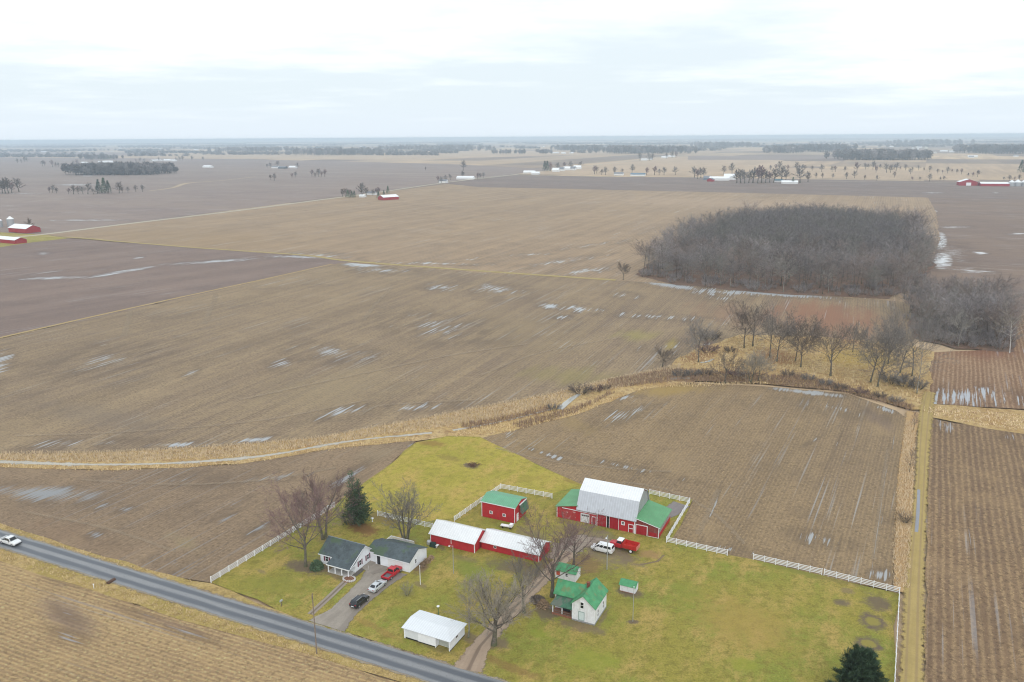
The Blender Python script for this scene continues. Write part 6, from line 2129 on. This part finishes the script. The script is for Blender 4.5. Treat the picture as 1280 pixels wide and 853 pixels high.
far_tree((38, 288), 13, 'bare tree at the end of the larger distant red barn', None)
row([(921, 229), (926, 229), (931, 229.5), (936, 229), (941, 229), (947, 229.5), (952, 229), (957, 229), (962, 228.5), (967, 228.5), (977, 228), (982, 226), (1000, 229), (1010, 228)], 'bare tree in the dark stand beside the white farm', 'stand of trees by the white farm', 26, .25)
row([(991, 230)], 'small dark spruce beside the low white house', None, 14, evergreen=True)
row([(872, 224), (876, 223), (880, 222), (905, 218), (915, 218), (868, 222)], 'bare tree around the white farm on the cross road', 'trees at the white farm', 20)
row([(963, 213), (970, 213), (974, 213), (985, 214), (996, 213), (1003, 213), (1006, 213), (1015, 214), (1027, 215), (1040, 215), (1044, 215), (1056, 215), (1071, 215), (1095, 216), (1108, 216), (1113, 216), (1138, 218), (1120, 214), (1091, 212), (1082, 212), (1100, 212)], 'bare tree in the open row on the tan field far off', 'open row on the distant tan field', 24, .3)
row([(1118, 222), (1081, 225), (1096, 226), (1028, 223), (1041, 223), (1058, 224), (1068, 223), (1140, 226), (1150, 226), (1162, 227), (1175, 226), (1180, 226), (1020, 223)], 'small bare tree along the distant cross road', 'trees along the distant cross road', 11, .4)
row([(1085, 211), (1112, 213), (1118, 212), (1125, 213), (1132, 213), (1140, 214), (1148, 213), (1155, 214), (1162, 215), (1172, 217), (1178, 217), (1184, 217), (1190, 216), (1196, 217), (1202, 218), (1210, 221), (1216, 221), (1222, 221), (1255, 226), (1262, 226), (1268, 226), (1274, 226)], 'low grey tree in the distant winding hedgerow', 'trees of the winding hedgerow', 15, .35)
row([(1276, 216), (1282, 216), (1288, 217)], 'dark evergreen by the hedgerow at the picture edge', 'dark evergreens at the picture edge', 24, evergreen=True)
row([(743, 218), (752, 219), (757, 219), (768, 218), (778, 217), (790, 217), (808, 219), (818, 219), (824, 219), (830, 219), (844, 219), (746, 217)], 'bare tree among the buildings on the cross road', 'trees on the cross road', 16, .3)
row([(681, 214), (684, 214)], 'dark evergreen at the end of the white house row', 'dark evergreens by the white house row', 30, evergreen=True)
row([(688, 214), (697, 212), (706, 211), (713, 211), (725, 210)], 'bare tree behind the white house row', 'trees behind the white house row', 18)
row([(334, 210), (338, 209.5), (347, 209), (372, 211), (390, 221), (394, 222), (398, 221), (402, 221), (406, 221), (365, 223), (369, 222), (338, 225), (343, 226), (532, 213)], 'bare tree by the lonely farm in the dark fields', 'trees of the dark fields farm', 14, .35)
row([(22, 204), (27, 204), (31, 203), (34, 203), (53, 208), (56, 208), (66, 209), (70, 209), (73, 209), (97, 207), (92, 206), (170, 203), (175, 203), (180, 203), (199, 202), (220, 201), (225, 201), (228, 201), (240, 201), (254, 201)], 'small tree at a distant farmstead beyond the dark wood', 'trees at the farmsteads beyond the dark wood', 18, .35)
row([(812, 201), (816, 200), (833, 198.5), (840, 198), (845, 197.5), (800, 201)], 'tree at the small far roadside farm', 'trees at the roadside farm', 24, .3)

# ------------------------------------------------------------------ woodlots and tree belts far off: each one mass
blobs = []
for k in range(3):
    rr_ = random.Random(40 + k)
    cr = MB()
    for j in range(230):
        d = Vector((rr_.gauss(0, 1), rr_.gauss(0, 1), rr_.gauss(0, 1))).normalized() * (rr_.random() ** .4)
        p = Vector((d.x * 4.6, d.y * 4.6, 8.6 + d.z * 6.2))
        v_ = Vector((rr_.gauss(0, 1), rr_.gauss(0, 1), rr_.gauss(.5, .8))).normalized()
        s_ = v_.orthogonal().normalized() * rr_.uniform(.35, .8)
        i = len(cr.v)
        cr.v += [tuple(p - s_), tuple(p + s_), tuple(p + v_ * 2.4)]
        cr.f.append((i, i + 1, i + 2))
        cr.mi.append(0)
    blobs.append(cr.mesh('wood_clump', T_wood4, False, False))


lite_blobs = []
for k in range(3):
    rr_ = random.Random(140 + k)
    cr = MB()
    for j in range(70):
        d = Vector((rr_.gauss(0, 1), rr_.gauss(0, 1), rr_.gauss(0, 1))).normalized() * (rr_.random() ** .4)
        p = Vector((d.x * 5.5, d.y * 5.5, 7.0 + d.z * 7.0))
        v_ = Vector((rr_.gauss(0, 1), rr_.gauss(0, 1), rr_.gauss(.5, .8))).normalized()
        s_ = v_.orthogonal().normalized() * rr_.uniform(.8, 1.6)
        i = len(cr.v)
        cr.v += [tuple(p - s_), tuple(p + s_), tuple(p + v_ * 3.6)]
        cr.f.append((i, i + 1, i + 2))
        cr.mi.append(0)
    lite_blobs.append(cr.mesh('wood_clump', T_wood4, False, False))


def woodlot(x0, x1, y, H, deep, label, n, z=-.5, evergreen=0.0, name='woodlot', mats=None):
    a, b_ = G(x0, y, z), G(x1, y, z)
    items = []
    for k in range(n):
        q = a.lerp(b_, rng.random())
        q = q + Vector((rng.uniform(-.3, .3) * deep, rng.random() * deep, 0))
        s_ = H * 1.35 / 15.0 * rng.uniform(.75, 1.15)
        M_ = Matrix.Translation(q) @ Matrix.Rotation(rng.random() * 6.28, 4, 'Z') @ Matrix.Diagonal((s_ * 1.1, s_ * 1.1, s_, 1))
        if rng.random() < evergreen:
            items.append((ev[k % 2][1], M_, 2))
        else:
            items += [(fp_[k % 5][0], M_, 0), (blobs[k % 3], M_, 1 if k % 4 else 3)]
    return merged(name, items, mats or [B_dark, T_wood4, T_needle, T_wood], label)


woodlot(84, 175, 219.5, 21, 160, 'dark wood far across the dark fields', 190)
woodlot(172, 213, 217.5, 17, 40, 'thinning trees at the end of the dark far wood', 26)
woodlot(97, 130, 200, 18, 150, 'small dark wood beyond the dark fields', 50, evergreen=.3)
woodlot(377, 458, 194.5, 26, 420, 'broad distant woodlot on the tan plain', 200)
woodlot(486, 592, 188.5, 26, 500, 'distant woodlot near the town', 200)
woodlot(763, 856, 192.5, 28, 420, 'long distant woodlot in mid plain', 220)
woodlot(705, 741, 188.5, 26, 300, 'small distant woodlot', 70)
woodlot(1071, 1158, 200.5, 26, 200, 'distant woodlot of bare trunks', 200)
woodlot(1000, 1057, 190, 28, 300, 'pair of distant woodlots, longer one', 120)
woodlot(966, 996, 192, 26, 200, 'pair of distant woodlots, shorter one', 60)
woodlot(891, 940, 185, 30, 400, 'distant woodlot under the horizon', 90)
woodlot(1232, 1300, 192.5, 28, 300, 'distant woodlot near the picture edge', 120)
woodlot(1155, 1200, 181.5, 32, 600, 'hazy woodlot close to the horizon', 90)
woodlot(270, 345, 190.5, 24, 400, 'low hazy tree belt before the town', 110)
woodlot(608, 700, 193, 18, 30, 'thin hedgerow of distant trees', 34)
fb_items = []
for x0_, x1_, y_, dp_ in ((-150, 190, 190.5, 500), (-100, 330, 184, 700), (200, 480, 186.5, 300), (330, 640, 183, 900), (600, 800, 184.5, 300), (680, 960, 181, 900), (900, 1060, 183.5, 250), (1040, 1400, 179.5, 800), (1130, 1400, 183, 250), (420, 700, 180.5, 900), (-150, 300, 181.5, 900)):
    a, b_ = G(x0_, y_, -.6), G(x1_, y_ - (x1_ - x0_) * .0068 * .5, -.6)
    n = int((b_ - a).length / 9)
    rb_ = random.Random(x0_ + int(y_ * 10))
    ph_ = rb_.random() * 6
    for j in range(n):
        f = rb_.random()
        if math.sin(f * 23 + ph_) + .6 * math.sin(f * 57 + ph_ * 2) < -.25:
            continue
        s_ = rb_.uniform(.9, 1.4)
        M_ = Matrix.Translation(a.lerp(b_, f) + Vector((0, rb_.random() * dp_, 0))) @ Matrix.Rotation(rb_.random() * 6.28, 4, 'Z') @ Matrix.Diagonal((s_ * 2.0, s_ * 2.0, s_, 1))
        fb_items.append((lite_blobs[j % 3], M_, 1))
hz_rng = random.Random(5)
for k in range(125):
    y = 176.8 + 17 * (hz_rng.random() ** 1.9)
    x = hz_rng.uniform(-120, 1400)
    yy = y - (x - 640) * 0.0068
    if yy < 172.6:
        continue
    D_ = G(x, yy)
    wpx = hz_rng.uniform(15, 120)
    a, b_ = G(x - wpx / 2, yy, -.6), G(x + wpx / 2, yy, -.6)
    L = (b_ - a).length
    n = max(6, min(150, int(L / (11 if hz_rng.random() < .7 else 40))))
    deep_ = hz_rng.uniform(20, 260)
    dense = hz_rng.random()
    for j in range(n):
        q = a.lerp(b_, (j + hz_rng.random()) / n) + Vector((0, hz_rng.random() * deep_, 0))
        s_ = hz_rng.uniform(.9, 1.5)
        M_ = Matrix.Translation(q) @ Matrix.Rotation(hz_rng.random() * 6.28, 4, 'Z') @ Matrix.Diagonal((s_ * 1.9, s_ * 1.9, s_, 1))
        fb_items.append((lite_blobs[j % 3], M_, 1))
merged('treeline', fb_items, [B_dark, T_wood4], 'hazy belts of trees towards the horizon')
